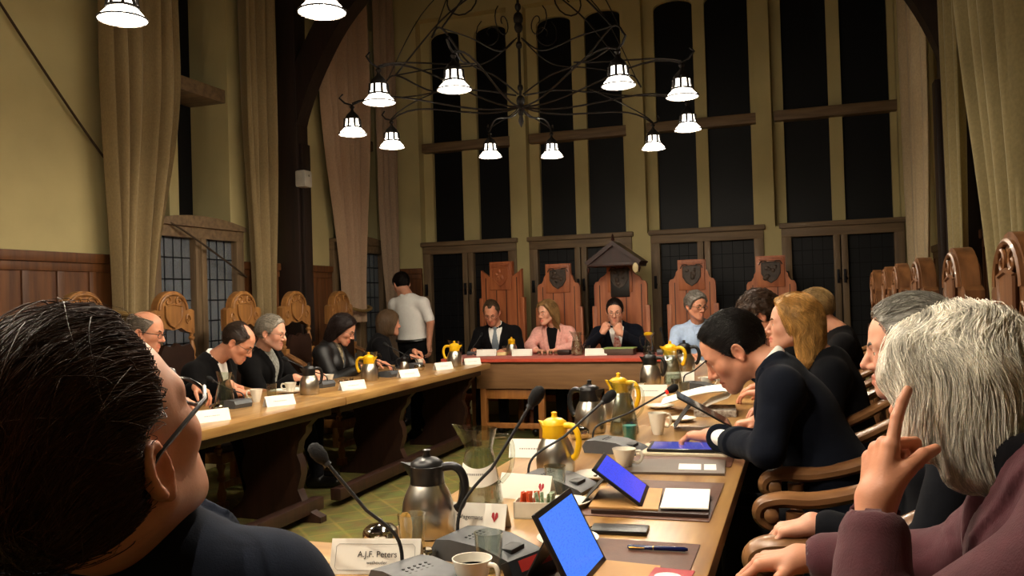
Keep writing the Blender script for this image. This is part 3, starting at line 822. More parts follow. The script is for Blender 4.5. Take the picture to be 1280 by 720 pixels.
def bowl(label, loc, s=1., lidded=True, name='sugar_bowl', cat='sugar bowl', group='polished steel sugar bowls'):
    t = thing(name, label, cat, loc, 0, group)
    MB().lathe([(0, 0), (.034*s, 0), (.043*s, .008*s), (.047*s, .025*s), (.045*s, .042*s), (.042*s, .046*s), (.040*s, .044*s), (.042*s, .025*s), (.034*s, .006*s), (0, .004*s)], 24).build('bowl', mirror, t, smooth=60)
    if lidded: MB().lathe([(.0425*s, .046*s), (.034*s, .054*s), (.012*s, .06*s), (.005*s, .063*s), (.007*s, .07*s), (0, .074*s)], 22).build('lid', mirror, t, smooth=60)
    return t
def creamer(label, loc, rz, s=1., group='small steel milk jugs'):
    t = thing('milk_jug', label, 'milk jug', loc, rz, group)
    MB().lathe([(0, 0), (.028*s, 0), (.031*s, .006), (.030*s, .04*s), (.026*s, .055*s), (.029*s, .066*s), (.027*s, .066*s), (.0245*s, .055*s), (.028*s, .04*s), (.028*s, .008), (0, .005)], 20).build('body', mirror, t, smooth=60)
    MB().tube(smoothpts([(.027*s, 0, .058*s), (.047*s, 0, .056*s), (.048*s, 0, .03*s), (.030*s, 0, .018*s)], 5), .003*s, 6).build('handle', mirror, t)
    return t
def mic(label, loc, rz, base, head, lit=False, group='gooseneck conference microphones', s=1.):
    """desk microphone; rz turns the console so its low front faces the speaker; base = foot of the neck, head = centre of the foam head, in world space"""
    t = thing('desk_microphone', label, 'microphone', loc, rz, group)
    L, W = .215*s, .135*s
    prof = [(-.10, .0), (.115, .0), (.115, .012), (.10, .02), (.03, .043), (-.055, .05), (-.095, .046), (-.108, .025)]
    mb = MB().prism([(x*s, z*s) for x, z in prof], -W/2, W/2)
    mb.build('console', greyp, t, smooth=25)
    k = MB()
    for i in range(6):
        for j in range(5):
            M = M4(((-.035+.011*i)*s, (-.03+.015*j)*s, (.049-.0018*i)*s)); k.lathe([(.0035*s, -.003), (.0035*s, .0012), (0, .0012)], 8, M)
    k.build('speaker_grille', greyd, t)
    b = MB().box((.052*s, -.03*s, .012), (.088*s, .03*s, .0335*s), .004, M4((0, 0, .0015)))
    b.build('talk_button', greyd, t)
    Mi = (Matrix.Translation(loc) @ Matrix.Rotation(rz, 4, 'Z')).inverted()
    B = Mi @ Vector(base); H = Mi @ Vector(head); d = H-B
    u = Vector((d.x, d.y, 0))*.12
    pts = bez(B, B+Vector((0, 0, .06*s)), B+u+Vector((0, 0, d.z*.28)), B+d*.42+Vector((0, 0, .01)), 10)+[B+d*q+Vector((0, 0, .01*(1-q)*1.7)) for q in (.55, .7, .82, .9)]
    MB().tube(pts, .0042*s, 8).build('gooseneck', greyd, t, smooth=60)
    e = (pts[-1]-pts[-2]).normalized(); hpts = [B+d*.9+e*q*s for q in (-.004, .004, .012, .03, .044, .05)]
    MB().tube(hpts, [r*s for r in (.008, .012, .0155, .017, .013, .004)], 12).build('foam_head', foam, t, smooth=60)
    MB().tube([hpts[0]-e*.006*s, hpts[0]+e*.004*s], .0092*s, 12).build('light_ring', redring if lit else greyd, t)
    return t
def text(parent, s, size, loc, rot, mat, name='lettering', align='CENTER'):
    c = bpy.data.curves.new(name, 'FONT'); c.body = s; c.size = size; c.align_x = align; c.align_y = 'CENTER'; c.extrude = .0002
    tmp = bpy.data.objects.new(name, c); COL.objects.link(tmp); bpy.context.view_layer.update()
    me = bpy.data.meshes.new_from_object(tmp.evaluated_get(bpy.context.evaluated_depsgraph_get())); bpy.data.objects.remove(tmp); me.materials.clear()
    o = link(name, me, mat, parent, loc); o.rotation_euler = rot
    return o
def namecard(label, loc, rz, w=.2, h=.068, lines=(), emblem=False, blanktext=True, group='folded name cards'):
    """tent card, lettering on the side facing local -Y"""
    t = thing('name_card', label, 'name card', loc, rz, group)
    d = .03; th = .0008
    mb = MB()
    for s in (-1, 1):
        v = [(-w/2, s*d, 0), (w/2, s*d, 0), (w/2, 0, h), (-w/2, 0, h)]; v2 = [(x, y+s*th, z+th) for x, y, z in v]
        mb.add(v+v2, [(0, 1, 2, 3), (4, 5, 6, 7), (0, 1, 5, 4), (1, 2, 6, 5), (2, 3, 7, 6), (3, 0, 4, 7)])
    mb.build('card', paper, t)
    al = math.atan2(h, d); q = Vector((0, -math.cos(al), -math.sin(al)))*-1
    def onface(x, fr, off=.0014): return (x, -d*(1-fr)-off*math.sin(al)-th, h*fr+off*math.cos(al))
    rx = al
    if w > .19:
        bm_ = MB(); a, b = w/2-.012, .14
        pts = [onface(x, f) for x, f in ((-a, .2), (-a+.006, .12), (a-.006, .12), (a, .2), (a, .78), (a-.006, .86), (-a+.006, .86), (-a, .78), (-a, .2))]
        bm_.tube(pts, .0005, 4); bm_.build('printed_border', greyink, t)
    for s, size, x, fr, m in lines: text(t, s, size, onface(x, fr), (rx, 0, 0), m)
    if emblem:
        mb = MB()
        for sg, x0 in ((1, .0), (-1, .0)):
            pl = [(0, -.012), (.009*sg, .002), (.008*sg, .011), (.004*sg, .014), (.0008*sg, .009)]
            mb.add([(x, z, 0) for x, z in pl], [tuple(range(len(pl)))])
        e = mb.build('printed_emblem', redink, t, fix=False); e.location = onface(w/2-.03, .52, .0016); e.rotation_euler = (rx, 0, 0)
    if blanktext and not lines:
        mb = MB(); r = random.Random(int(loc[1]*97)); x = -.045
        while x < .04:
            k = r.uniform(.004, .009); mb.add([onface(x, .45), onface(x+k, .45), onface(x+k, .52), onface(x, .52)], [(0, 1, 2, 3)]); x += k+.003
        mb.build('lettering', greyink, t)
    return t

# ---- right table, from the near end
Z = TT
bowl('polished steel sugar bowl beside the nearest name card', (-1.0, 1.88, Z), .95)
tumbler('empty drinking glass just left of the black-lidded steel jug', (-.905, 1.86, Z))
bowl('small open steel bowl in front of the black-lidded steel jug', (-.842, 1.80, Z), .55, False)
wc = MB().tube(smoothpts([(0, 0, .0), (.004, 0, .045), (.0, 0, .085)], 5), [.010, .012, .013, .014, .015, .0155, .016, .016, .015, .013, .008], 8, flat=.25).build('wooden_spatula', pm('pale wood', '#c9984a', rough=.6)); wc.location = (-.935, 1.885, Z)
tag(wc, 'pale wooden stirring blade standing between sugar bowl and drinking glass', 'stirrer')
thermos('black-lidded steel coffee jug standing nearest on the right table', (-.925, 2.0, Z), R(8), blackp, .95)
namecard('white name card reading A.J.F. Peters, nearest to the viewer', (-.92, 1.71, Z), R(12), .205, .07, [('A.J.F. Peters', .0185, .005, .56, ink), ('wethouder', .0105, .005, .33, ink)])
mic('grey desk microphone at the bottom edge, in front of the nearest name card', (-.75, 1.60, Z), R(-25), (-.835, 1.665, .79), (-1.0, 1.60, 1.035))
pitcher('glass water jug with a white paper band, behind the nearest steel coffee jug', (-.885, 2.27, Z), R(15), 1.05, band=True, fill=.075)
namecard('white name card with red emblem reading P.M. Wagemans, before the banded water jug', (-.835, 2.085, Z), R(2), .19, .066, [('P.M. Wagemans', .0165, -.02, .5, ink)], True)
namecard('white name card with red emblem standing just right of the banded glass jug', (-.80, 2.44, Z), R(-8), .17, .07, emblem=True, blanktext=False)
mic('grey desk microphone beside the card reading P.M. Wagemans, its tall neck reaching highest', (-.715, 1.86, Z), R(-12), (-.805, 1.905, .79), (-.60, 1.95, 1.13))
tumbler('empty drinking glass standing against the second grey microphone console', (-.672, 1.765, Z), .95)
cup('white coffee cup cut off by the bottom edge of the picture', (-.66, 1.635, Z), R(-15), 1.0)
# sachet box
t = thing('sachet_box', 'small white box of sugar sachets beside the banded water jug', 'box', (-.70, 2.235, Z), R(6))
mb = MB()
for a, b in (((-.065, -.03, 0), (.065, .03, .004)), ((-.065, -.03, 0), (.065, -.026, .045)), ((-.065, .026, 0), (.065, .03, .045)), ((-.065, -.03, 0), (-.061, .03, .045)), ((.061, -.03, 0), (.065, .03, .045))): mb.box(a, b)
mb.build('tray', pm('white melamine', '#ccc5b4', rough=.35), t)
orangep = pm('orange sachet paper', '#d0572a', rough=.5, var=.25, scale=60); greens = pm('green and white sachet paper', '#d5d8c8', rough=.5, scale=90, col2='#5d8a4a', detail=1)
r_ = random.Random(5)
for i in range(12):
    o_ = i < 6
    mb = MB().box((-.009, -.0015, 0), (.009, .0015, .062), .001)
    s_ = mb.build('sugar_sachet', orangep if o_ else greens)
    x = -.052+.0092*i; p = Matrix.Translation((-.70, 2.235, Z)) @ Matrix.Rotation(R(6), 4, 'Z') @ Vector((x, r_.uniform(-.012, .012), .006))
    s_.location = p; s_.rotation_euler = (r_.uniform(-.2, .2), r_.uniform(-.12, .12), R(60)+r_.uniform(-.4, .4))
    tag(s_, 'orange sugar sachet standing in the small white box' if o_ else 'green and white sugar sachet standing in the small white box', 'sachet', 'orange sachets in the white box' if o_ else 'green sachets in the white box')
saucer('white saucer with a spoon, right behind the nearest tablet', (-.555, 2.0, Z), 1.0, R(60))
saucer('empty white saucer beside the box of sugar sachets', (-.655, 2.36, Z), .9)
# tablets on easel covers
def tablet(label, p0, p1, lean, h=.165, on=True, seed=1, group='tablets on the right table', tone='#4a82ff', z=.775):
    """p0-p1: the lower edge; leans back towards -X"""
    p0 = Vector((p0[0], p0[1], z)); p1 = Vector((p1[0], p1[1], z)); c = (p0+p1)/2; w = (p1-p0).length; a = math.atan2(p1.y-p0.y, p1.x-p0.x)
    t = thing('tablet_computer', label, 'tablet', (c.x, c.y, z), a, group)
    # local: X along the lower edge, screen normal towards -Y (the reader), up leans to +Y
    Mx = Matrix.Rotation(-lean, 4, 'X')
    MB().box((-w/2, 0, 0), (w/2, .008, h), .003, Mx).build('case', blackp, t)
    m = bpy.data.materials.new('lit screen'); m.use_nodes = True; nt = m.node_tree; N = nt.nodes; L = nt.links; b = N['Principled BSDF']
    b.inputs['Base Color'].default_value = (.01, .01, .015, 1); b.inputs['Roughness'].default_value = .12
    if on:
        tc = N.new('ShaderNodeTexCoord'); mp = N.new('ShaderNodeMapping'); mp.inputs['Scale'].default_value = (90, 1, 330); L.new(tc.outputs['Object'], mp.inputs['Vector'])
        nz = N.new('ShaderNodeTexNoise'); nz.inputs['Scale'].default_value = 1.; nz.inputs['Detail'].default_value = 2; L.new(mp.outputs['Vector'], nz.inputs['Vector'])
        cr = N.new('ShaderNodeValToRGB'); c0 = rgb(tone); cr.color_ramp.elements[0].position = .52; cr.color_ramp.elements[0].color = c0
        cr.color_ramp.elements[1].position = .62; cr.color_ramp.elements[1].color = tuple(x*.82 for x in c0[:3])+(1,)
        L.new(nz.outputs['Fac'], cr.inputs['Fac']); L.new(cr.outputs['Color'], b.inputs['Emission Color']); b.inputs['Emission Strength'].default_value = SCREEN
    MB().box((-w/2+.012, -.0006, .012), (w/2-.012, .0005, h-.012), 0, Mx).build('screen', m, t)
    # easel flap behind
    e = Mx @ Vector((0, .008, h*.72)); f = Vector((0, e.y+.055+.02*lean, -z+.757+.003))
    mb = MB(); x = w*.30
    mb.add([(-x, e.y, e.z), (x, e.y, e.z), (x, f.y, f.z), (-x, f.y, f.z), (-x, e.y+.003, e.z), (x, e.y+.003, e.z), (x, f.y+.003, f.z), (-x, f.y+.003, f.z)], [(0, 1, 2, 3), (7, 6, 5, 4), (0, 4, 5, 1), (1, 5, 6, 2), (2, 6, 7, 3), (3, 7, 4, 0)])
    mb.build('easel_flap', greyd, t)
    return t
def flat(name, label, cat, pts, z0, z1, mat, group=None):
    mb = MB(); m = len(pts); v = [(x, y, z0) for x, y in pts]+[(x, y, z1) for x, y in pts]
    mb.add(v, [tuple(range(m-1, -1, -1)), tuple(range(m, 2*m))]+[(i, (i+1) % m, (i+1) % m+m, i+m) for i in range(m)])
    return tag(mb.build(name, mat), label, cat, group)
def box_at(name, label, cat, c, size, rz, mat, bev=.002, group=None):
    o = MB().box((-size[0]/2, -size[1]/2, 0), (size[0]/2, size[1]/2, size[2]), bev).build(name, mat, loc=c); o.rotation_euler = (0, 0, rz)
    return tag(o, label, cat, group)
ZM = Z+.0035
flat('leather_folder', 'tan leather cover lying under the nearest tablet', 'tablet cover', [(-.50, 1.60), (-.30, 1.60), (-.305, 1.84), (-.52, 1.86)], ZM, ZM+.012, tan)
tablet('nearest tablet propped up, its blue screen tall and tilted towards the right', (-.435, 1.605), (-.425, 1.85), R(27), .175, seed=1, z=ZM+.0125)
bk = box_at('red_booklet', 'red booklet with a white round emblem beside the nearest tablet', 'booklet', (-.275, 1.735, ZM+.013), (.085, .15, .004), R(-4), pm('red printed cover', '#a81e2c', rough=.4), .001)
e = MB().lathe([(0, 0), (.028, 0), (.028, .0006), (0, .0006)], 24).build('white_emblem', paper, bk, loc=(-.003, .02, .0042)); e.scale = (1, .9, 1)
e = MB().tube(smoothpts([(.0, -.03, 0), (.02, -.045, 0), (.03, -.02, 0), (.02, -.03, 0)], 4), .004, 6, flat=.15).build('white_emblem', paper, bk, loc=(0, 0, .0045))
flat('paper_sheet', 'white sheet of paper leaning on the nearest tablet at the bottom edge', 'paper', [(-.42, 1.60), (-.315, 1.565), (-.335, 1.68), (-.405, 1.725)], ZM+.0135, ZM+.0145, paper)
p = thing('fountain_pen', 'dark blue pen with gilt clip lying on the near writing mat', 'pen', (-.335, 1.985, ZM+.006), R(3))
MB().tube([(-.07, 0, 0), (-.066, 0, 0), (.062, 0, 0), (.07, 0, 0)], [.003, .0055, .0055, .003], 10).build('barrel', pm('blue lacquer', '#121c4a', rough=.2, var=0), p)
MB().tube([(-.066, -.0062, 0), (-.03, -.0066, 0)], .0016, 6).build('clip', brass, p); MB().tube([(-.0105, 0, 0), (-.008, 0, 0)], .0058, 10).build('ring', brass, p)
box_at('mobile_phone', 'black mobile phone in a case lying between the two near writing mats', 'phone', (-.455, 2.135, Z), (.145, .072, .012), R(4), blackp, .005)
nb = thing('red_black_notebook', 'red and black notebook standing by the saucer, behind the nearest tablet', 'notebook', (-.555, 1.76, Z), R(68))
MB().box((-.09, -.012, 0), (.09, .012, .05), .002, M4(rx=R(-25))).build('cover', blackp, nb)
MB().box((-.06, -.0135, .02), (.088, -.0118, .044), 0, M4(rx=R(-25))).build('red_panel', pm('red cover panel', '#b5281e', rough=.4), nb)
# second place
flat('brown_folder', 'dark brown folder under the second tablet and the loose paper', 'folder', [(-.565, 2.285), (-.25, 2.30), (-.255, 2.375), (-.26, 2.40), (-.57, 2.40)], ZM, ZM+.010, darkbrown)
flat('leather_folder', 'tan leather cover under the second tablet', 'tablet cover', [(-.575, 2.30), (-.385, 2.31), (-.41, 2.56), (-.60, 2.56)], ZM+.0105, ZM+.015, tan)
tablet('second tablet leaning low on its easel flap, deep blue screen with a pink spot', (-.43, 2.33), (-.452, 2.575), R(53), .17, seed=2, tone='#4450f0', z=ZM+.0155)
flat('paper_sheet', 'loose white sheets beside the second tablet', 'paper', [(-.38, 2.315), (-.253, 2.33), (-.27, 2.56), (-.40, 2.55)], ZM+.0155, ZM+.019, paper)
saucer('white saucer with a spoon behind the second tablet', (-.655, 2.74, Z), 1.0, R(100))
cup('white coffee cup standing behind the second tablet', (-.60, 2.93, Z), R(-5), 1.0)
thermos('yellow-lidded steel coffee jug in the middle of the right table', (-.80, 2.76, Z), R(-20), yellowp, .93)
tumbler('empty drinking glass before the yellow-lidded jug, against a microphone console', (-.725, 2.49, Z))
mic('grey desk microphone in front of the yellow-lidded jug', (-.745, 2.57, Z), R(-10), (-.84, 2.58, .79), (-.586, 2.70, 1.036))
namecard('blank-looking white name card left of the yellow-lidded jug on the right table', (-.985, 3.08, Z), R(5), .17, .066)
# third place
mic('grey desk microphone with a glowing red ring, beside the teal-wrapped glass', (-.70, 3.24, Z), R(-8), (-.80, 3.30, .79), (-.494, 3.50, .974), lit=True)
flat('brown_folder', 'brown folder with white slips under the hand of the man in the navy suit', 'folder', [(-.60, 2.83), (-.255, 2.86), (-.27, 3.10), (-.575, 3.06)], Z, Z+.008, pm('grey brown folder', '#54463b', rough=.5)) 
flat('white_slip', 'left white slip tucked in the brown folder by the navy suit', 'paper', [(-.41, 2.90), (-.335, 2.905), (-.345, 3.0), (-.42, 2.995)], Z+.008, Z+.0088, paper)
flat('white_slip', 'right white slip tucked in the brown folder by the navy suit', 'paper', [(-.325, 2.905), (-.285, 2.908), (-.295, 3.005), (-.335, 3.0)], Z+.008, Z+.0088, paper)
flat('leather_folder', 'pale cover lying under the tablet of the man in the navy suit', 'tablet cover', [(-.60, 3.15), (-.27, 3.17), (-.285, 3.37), (-.60, 3.37)], ZM, ZM+.008, pm('cream cover', '#c4b49a', rough=.6))
tb = thing('tablet_computer', 'flat tablet with a mauve blue screen under the hand of the navy-suited man', 'tablet', (-.445, 3.27, ZM+.0085), R(3), 'tablets on the right table')
MB().box((-.125, -.085, 0), (.125, .085, .012), .004).build('case', blackp, tb)
mt = pm('mauve lit screen', '#05050a', rough=.1, var=0, emit='#5a62d0', estr=.7)
MB().box((-.112, -.075, .0118), (.112, .075, .0126)).build('screen', mt, tb)
tumbler('teal-wrapped drinking glass standing beside the glass jug on the right table', (-.685, 3.47, Z), .95, pm('teal paper', '#1f8a82', rough=.5))
pitcher('glass water jug behind the teal-wrapped glass on the right table', (-.745, 3.66, Z), R(-10), 1.0, fill=.06)
cup('tall white cup just behind the hand of the man in the navy suit', (-.60, 3.66, Z), R(30), .95, 1.45)
thermos('black-lidded steel jug with its handle to the left, beyond the yellow-lidded jug', (-.90, 3.68, Z), R(165), blackp, 1.0)
bowl('polished steel sugar bowl before the black-lidded jug further along the right table', (-.905, 3.50, Z), .9)
thermos('yellow-lidded steel jug standing behind the second glass water jug', (-.84, 4.02, Z), R(-15), yellowp, 1.0)
saucer('white saucer behind the tall white cup', (-.72, 4.50, Z), 1.0)
saucer('white saucer further back near the rolled newspaper', (-.55, 4.05, Z), .9)
namecard('white name card beside the black-lidded jug, half hidden by the glass jug', (-.97, 4.1, Z), R(5), .17, .066)
# fourth place: a dark tablet on a stand and an open newspaper
tablet('dark switched-off tablet on a stand, edge-on beside the navy suit', (-.29, 3.74), (-.33, 3.99), R(60), .265, on=False, seed=4)
mb = MB(); rows = []
for i in range(14):
    q = i/13; x = -.68+.36*q; z = .80+.055*math.sin(q*2.4)+.055*q*q-.02*q
    rows.append([(x-.02*k, 4.25+.30*k, z+.012*math.sin(k*3)) for k in np.linspace(0, 1, 6)])
mb.grid(rows); mb.grid([[(p[0], p[1], p[2]-.004) for p in r] for r in rows]); mb.grid([rows[-1], [(p[0]-.03, p[1], p[2]-.035) for p in rows[-1]], [(p[0]-.12, p[1], p[2]-.07) for p in rows[-1]], [(p[0]-.19, p[1], .755) for p in rows[-1]]])
tag(mb.build('newspaper', paper), 'curling white newspaper lying open on the right table', 'newspaper')
box_at('paper_stack', 'stack of dark and white papers by the right elbow of the navy-suited man', 'papers', (-.42, 3.78+.55, Z), (.2, .24, .03), R(5), pm('printed paper stack', '#cfc8bb', rough=.7, scale=50, col2='#6a5648'), .002)
# far right end of the table
thermos('black-lidded steel jug near the far end of the right table', (-.955, 5.6, Z), R(-10), blackp, 1.0)
thermos('yellow-lidded steel jug near the far end of the right table', (-.93, 6.35, Z), R(-10), yellowp, 1.1)
thermos('black-lidded steel jug furthest along the right table', (-.84, 6.45, Z), R(-10), blackp, 1.1)
creamer('small steel milk jug near the far end of the right table', (-.93, 5.1, Z), R(200), 1.1)
pitcher('glass water jug amid the jugs near the far end of the right table', (-.83, 5.75, Z), R(0), 1.0, fill=.06)
tumbler('drinking glass in front of the far glass jug on the right table', (-.73, 5.2, Z))
tumbler('drinking glass behind the curling newspaper', (-.66, 5.0, Z))
namecard('white name card among the far jugs on the right table', (-.86, 5.05, Z), R(4), .19, .066)
namecard('second white name card among the far jugs on the right table', (-.80, 5.9, Z), R(4), .19, .066)
mic('grey desk microphone by the brown-haired person far along the right table', (-.62, 5.4, Z), R(-8), (-.72, 5.45, .79), (-.52, 5.2, .97))
cup('white coffee cup far along the right table behind the newspaper', (-.58, 5.5, Z), R(20))
saucer('white saucer far along the right table before the man in blue', (-.62, 6.0, Z), 1.0)
box_at('paper_stack', 'low stack of white papers at the far end of the right table', 'papers', (-.55, 6.6, Z), (.22, .3, .015), R(3), paper)
# ---- left table
LX = lambda s: s
pitcher('glass water jug on the left table beside the nearest dark head', (-3.3, 4.28, Z), R(90), .95, fill=.05)
bowl('polished steel sugar bowl at the near end of the left table', (-3.2, 4.08, Z), .8)
mic('grey desk microphone under the hand at the near end of the left table', (-3.27, 4.30, Z), R(170), (-3.2, 4.33, .79), (-3.44, 4.32, .92), s=1.0)
cup('tall white cup beside the near microphone on the left table', (-3.27, 4.55, Z), R(200), .95, 1.25)
tumbler('drinking glass by the hands of the balding man', (-3.33, 4.80, Z))
namecard('nearest white name card on the left table, beside the tall cup', (-3.0, 4.40, Z), R(62), .19, .062)
namecard('cut off white name card by the cheek of the nearest dark-haired man', (-2.98, 3.75, Z), R(62), .19, .062)
saucer('white saucer under a cup before the grey-haired bearded man', (-3.33, 5.02, Z), 1.05)
cup('white coffee cup on a saucer before the grey-haired bearded man', (-3.33, 5.02, Z+.0075), R(200), .98)
box_at('paper_stack', 'white papers under the hands of the grey-haired bearded man', 'papers', (-3.47, 5.25, Z), (.2, .26, .01), 0, paper)
thermos('small black-lidded steel jug on the left table', (-3.15, 4.97, Z), R(60), blackp, .92)
cup('white coffee cup before the woman in the leather jacket', (-3.45, 5.72, Z), R(120), .95)
saucer('white saucer beside the small black-lidded jug on the left table', (-3.4, 5.55, Z), 1.1)
namecard('white name card in front of the small black-lidded jug on the left table', (-3.0, 5.28, Z), R(62), .2, .062)
for i, x in enumerate((5.62, 5.70, 5.78)):
    creamer('small steel milk jug in the row beside the yellow-lidded jug on the left table', (-3.29, x, Z), R(200), .55)
thermos('yellow-lidded steel jug on the left table before the woman in leather', (-3.2, 5.9, Z), R(190), yellowp, .95)
pitcher('glass water jug behind the yellow-lidded jug on the left table', (-3.27, 6.08, Z), R(60), .95, fill=.05)
mic('grey desk microphone beside the yellow-lidded jug on the left table', (-3.22, 6.22, Z), R(170), (-3.15, 6.22, .79), (-3.42, 6.25, .93))
mic('grey desk microphone before the grey-haired bearded man', (-3.36, 5.42, Z), R(170), (-3.28, 5.42, .79), (-3.60, 5.35, .97))
namecard('third white name card along the left table, before the brown-bobbed person', (-3.0, 6.18, Z), R(62), .19, .062)
thermos('squat steel jug in front of the brown-bobbed person', (-3.3, 6.72, Z), R(200), blackp, .6)
creamer('thin white-topped steel shaker before the brown-bobbed person', (-3.38, 6.66, Z), R(100), .9)
bowl('steel dish of sugar before the brown-bobbed person', (-3.2, 6.82, Z), 1.0, False)
mic('grey desk microphone before the brown-bobbed person', (-3.38, 7.0, Z), R(170), (-3.3, 7.0, .79), (-3.62, 6.98, .98))
namecard('fourth white name card along the left table', (-3.0, 6.88, Z), R(62), .19, .062)
cup('white coffee cup near the waiter at the far end of the left table', (-3.4, 7.25, Z), R(100), 1.0)
for y in (7.02, 7.11): creamer('small steel milk jug near the far end of the left table', (-3.12, y, Z), R(200), .7)
thermos('yellow-lidded steel jug at the far end of the left table', (-3.03, 7.22, Z), R(190), yellowp, 1.0)
pitcher('glass water jug at the far corner of the left table', (-3.12, 7.43, Z), R(60), 1.0, fill=.05)
namecard('white name card at the far corner of the left table', (-2.93, 7.4, Z), R(40), .16, .06)
# ---- head table
ZH = .789
namecard('white name card before the man in the dark suit', (-3.0, 7.98, ZH), R(8), .2, .066, blanktext=False)
namecard('white name card before the woman in the pink blazer', (-2.62, 7.97, ZH), R(8), .2, .066, blanktext=False)
namecard('white name card before the man in the red tie', (-1.87, 7.95, ZH), R(8), .21, .066, blanktext=False)
box_at('paper_sheet', 'reddish printed sheet in the hands of the man in the dark suit', 'paper', (-3.03, 8.16, ZH+.02), (.28, .16, .006), R(5), pm('salmon printed paper', '#d08a78', rough=.7, var=.2, scale=30))
box_at('sticky_note_block', 'small pale yellow block of notes before the man in the dark suit', 'note block', (-2.86, 8.05, ZH), (.09, .07, .03), R(4), pm('pale yellow paper', '#d8c48a', rough=.7))
thermos('slim yellow-lidded steel jug on the red cloth beside the woman in pink', (-2.78, 8.12, ZH), R(90), yellowp, .78)
tumbler('drinking glass beside the slim yellow-lidded jug on the red cloth', (-2.86, 8.14, ZH))
for i in range(4): creamer('small steel milk jug in the row before the woman in pink', (-2.46+.058*i, 8.02, ZH), R(90), .66)
box_at('purse', 'dark brown leather purse lying before the woman in pink', 'purse', (-2.22, 8.06, ZH), (.14, .09, .05), 0, leather, .015)
pt = pitcher('glass jug of red fruit drink on the red cloth', (-2.07, 8.0, ZH), R(0), 1.0, fill=0)
MB().lathe([(0, .009), (.056, .009), (.056, .03), (.047, .09), (.038, .14), (0, .14)], 20).build('fruit_drink', pm('red fruit drink', '#6e1c1c', rough=.2, scale=35, col2='#b89a80', detail=2), pt)
tumbler('drinking glass beside the jug of red fruit drink', (-1.98, 8.04, ZH))
bx = thing('file_tray', 'low brown tray of papers with a green edge before the man in the red tie', 'tray', (-1.65, 8.02, ZH))
MB().box((-.14, -.08, 0), (.14, .08, .06), .006).build('tray', pm('dark tray', '#4a3a30', rough=.5), bx); MB().box((-.15, -.085, .06), (.15, .085, .07), .002).build('green_folder', pm('green folder', '#86985a', rough=.6), bx)
pitcher('glass jug with a yellow lid on the red cloth right of the red-tied man', (-1.37, 8.0, ZH), R(180), .9, fill=.09, lid=yellowp)
mic('grey desk microphone at the right end of the red cloth', (-1.22, 8.05, ZH), R(90), (-1.22, 8.0, .83), (-1.28, 8.2, 1.02))
mic('grey desk microphone before the man in the dark suit', (-3.2, 8.16, ZH), R(90), (-3.2, 8.1, .83), (-3.14, 8.22, 1.0), s=.8)
# counter with papers in front of the man in the light blue shirt
box_at('paper_sheet', 'white papers at the far end of the right table before the man in light blue', 'papers', (-.86, 7.55, Z), (.3, .22, .008), R(4), paper)
# ------------------------------------------------------------------ people: signed-distance sculpting
F4 = np.float32
def npv(*a): return np.array(a, dtype=float)
def nrm(v): v = np.asarray(v, float); return v/(np.linalg.norm(v)+1e-12)
_LAT = np.random.RandomState(3).rand(24, 24, 24).astype(F4)
def vnoise(p):
    i = np.floor(p).astype(int); f = (p-i).astype(F4); f = f*f*(3-2*f); i %= 24; j = (i+1) % 24
    x0, y0, z0 = i[:, 0], i[:, 1], i[:, 2]; x1, y1, z1 = j[:, 0], j[:, 1], j[:, 2]
    fx, fy, fz = f[:, 0], f[:, 1], f[:, 2]; A = _LAT
    c00 = A[x0, y0, z0]*(1-fx)+A[x1, y0, z0]*fx; c10 = A[x0, y1, z0]*(1-fx)+A[x1, y1, z0]*fx
    c01 = A[x0, y0, z1]*(1-fx)+A[x1, y0, z1]*fx; c11 = A[x0, y1, z1]*(1-fx)+A[x1, y1, z1]*fx
    return (c00*(1-fy)+c10*fy)*(1-fz)+(c01*(1-fy)+c11*fy)*fz-.5

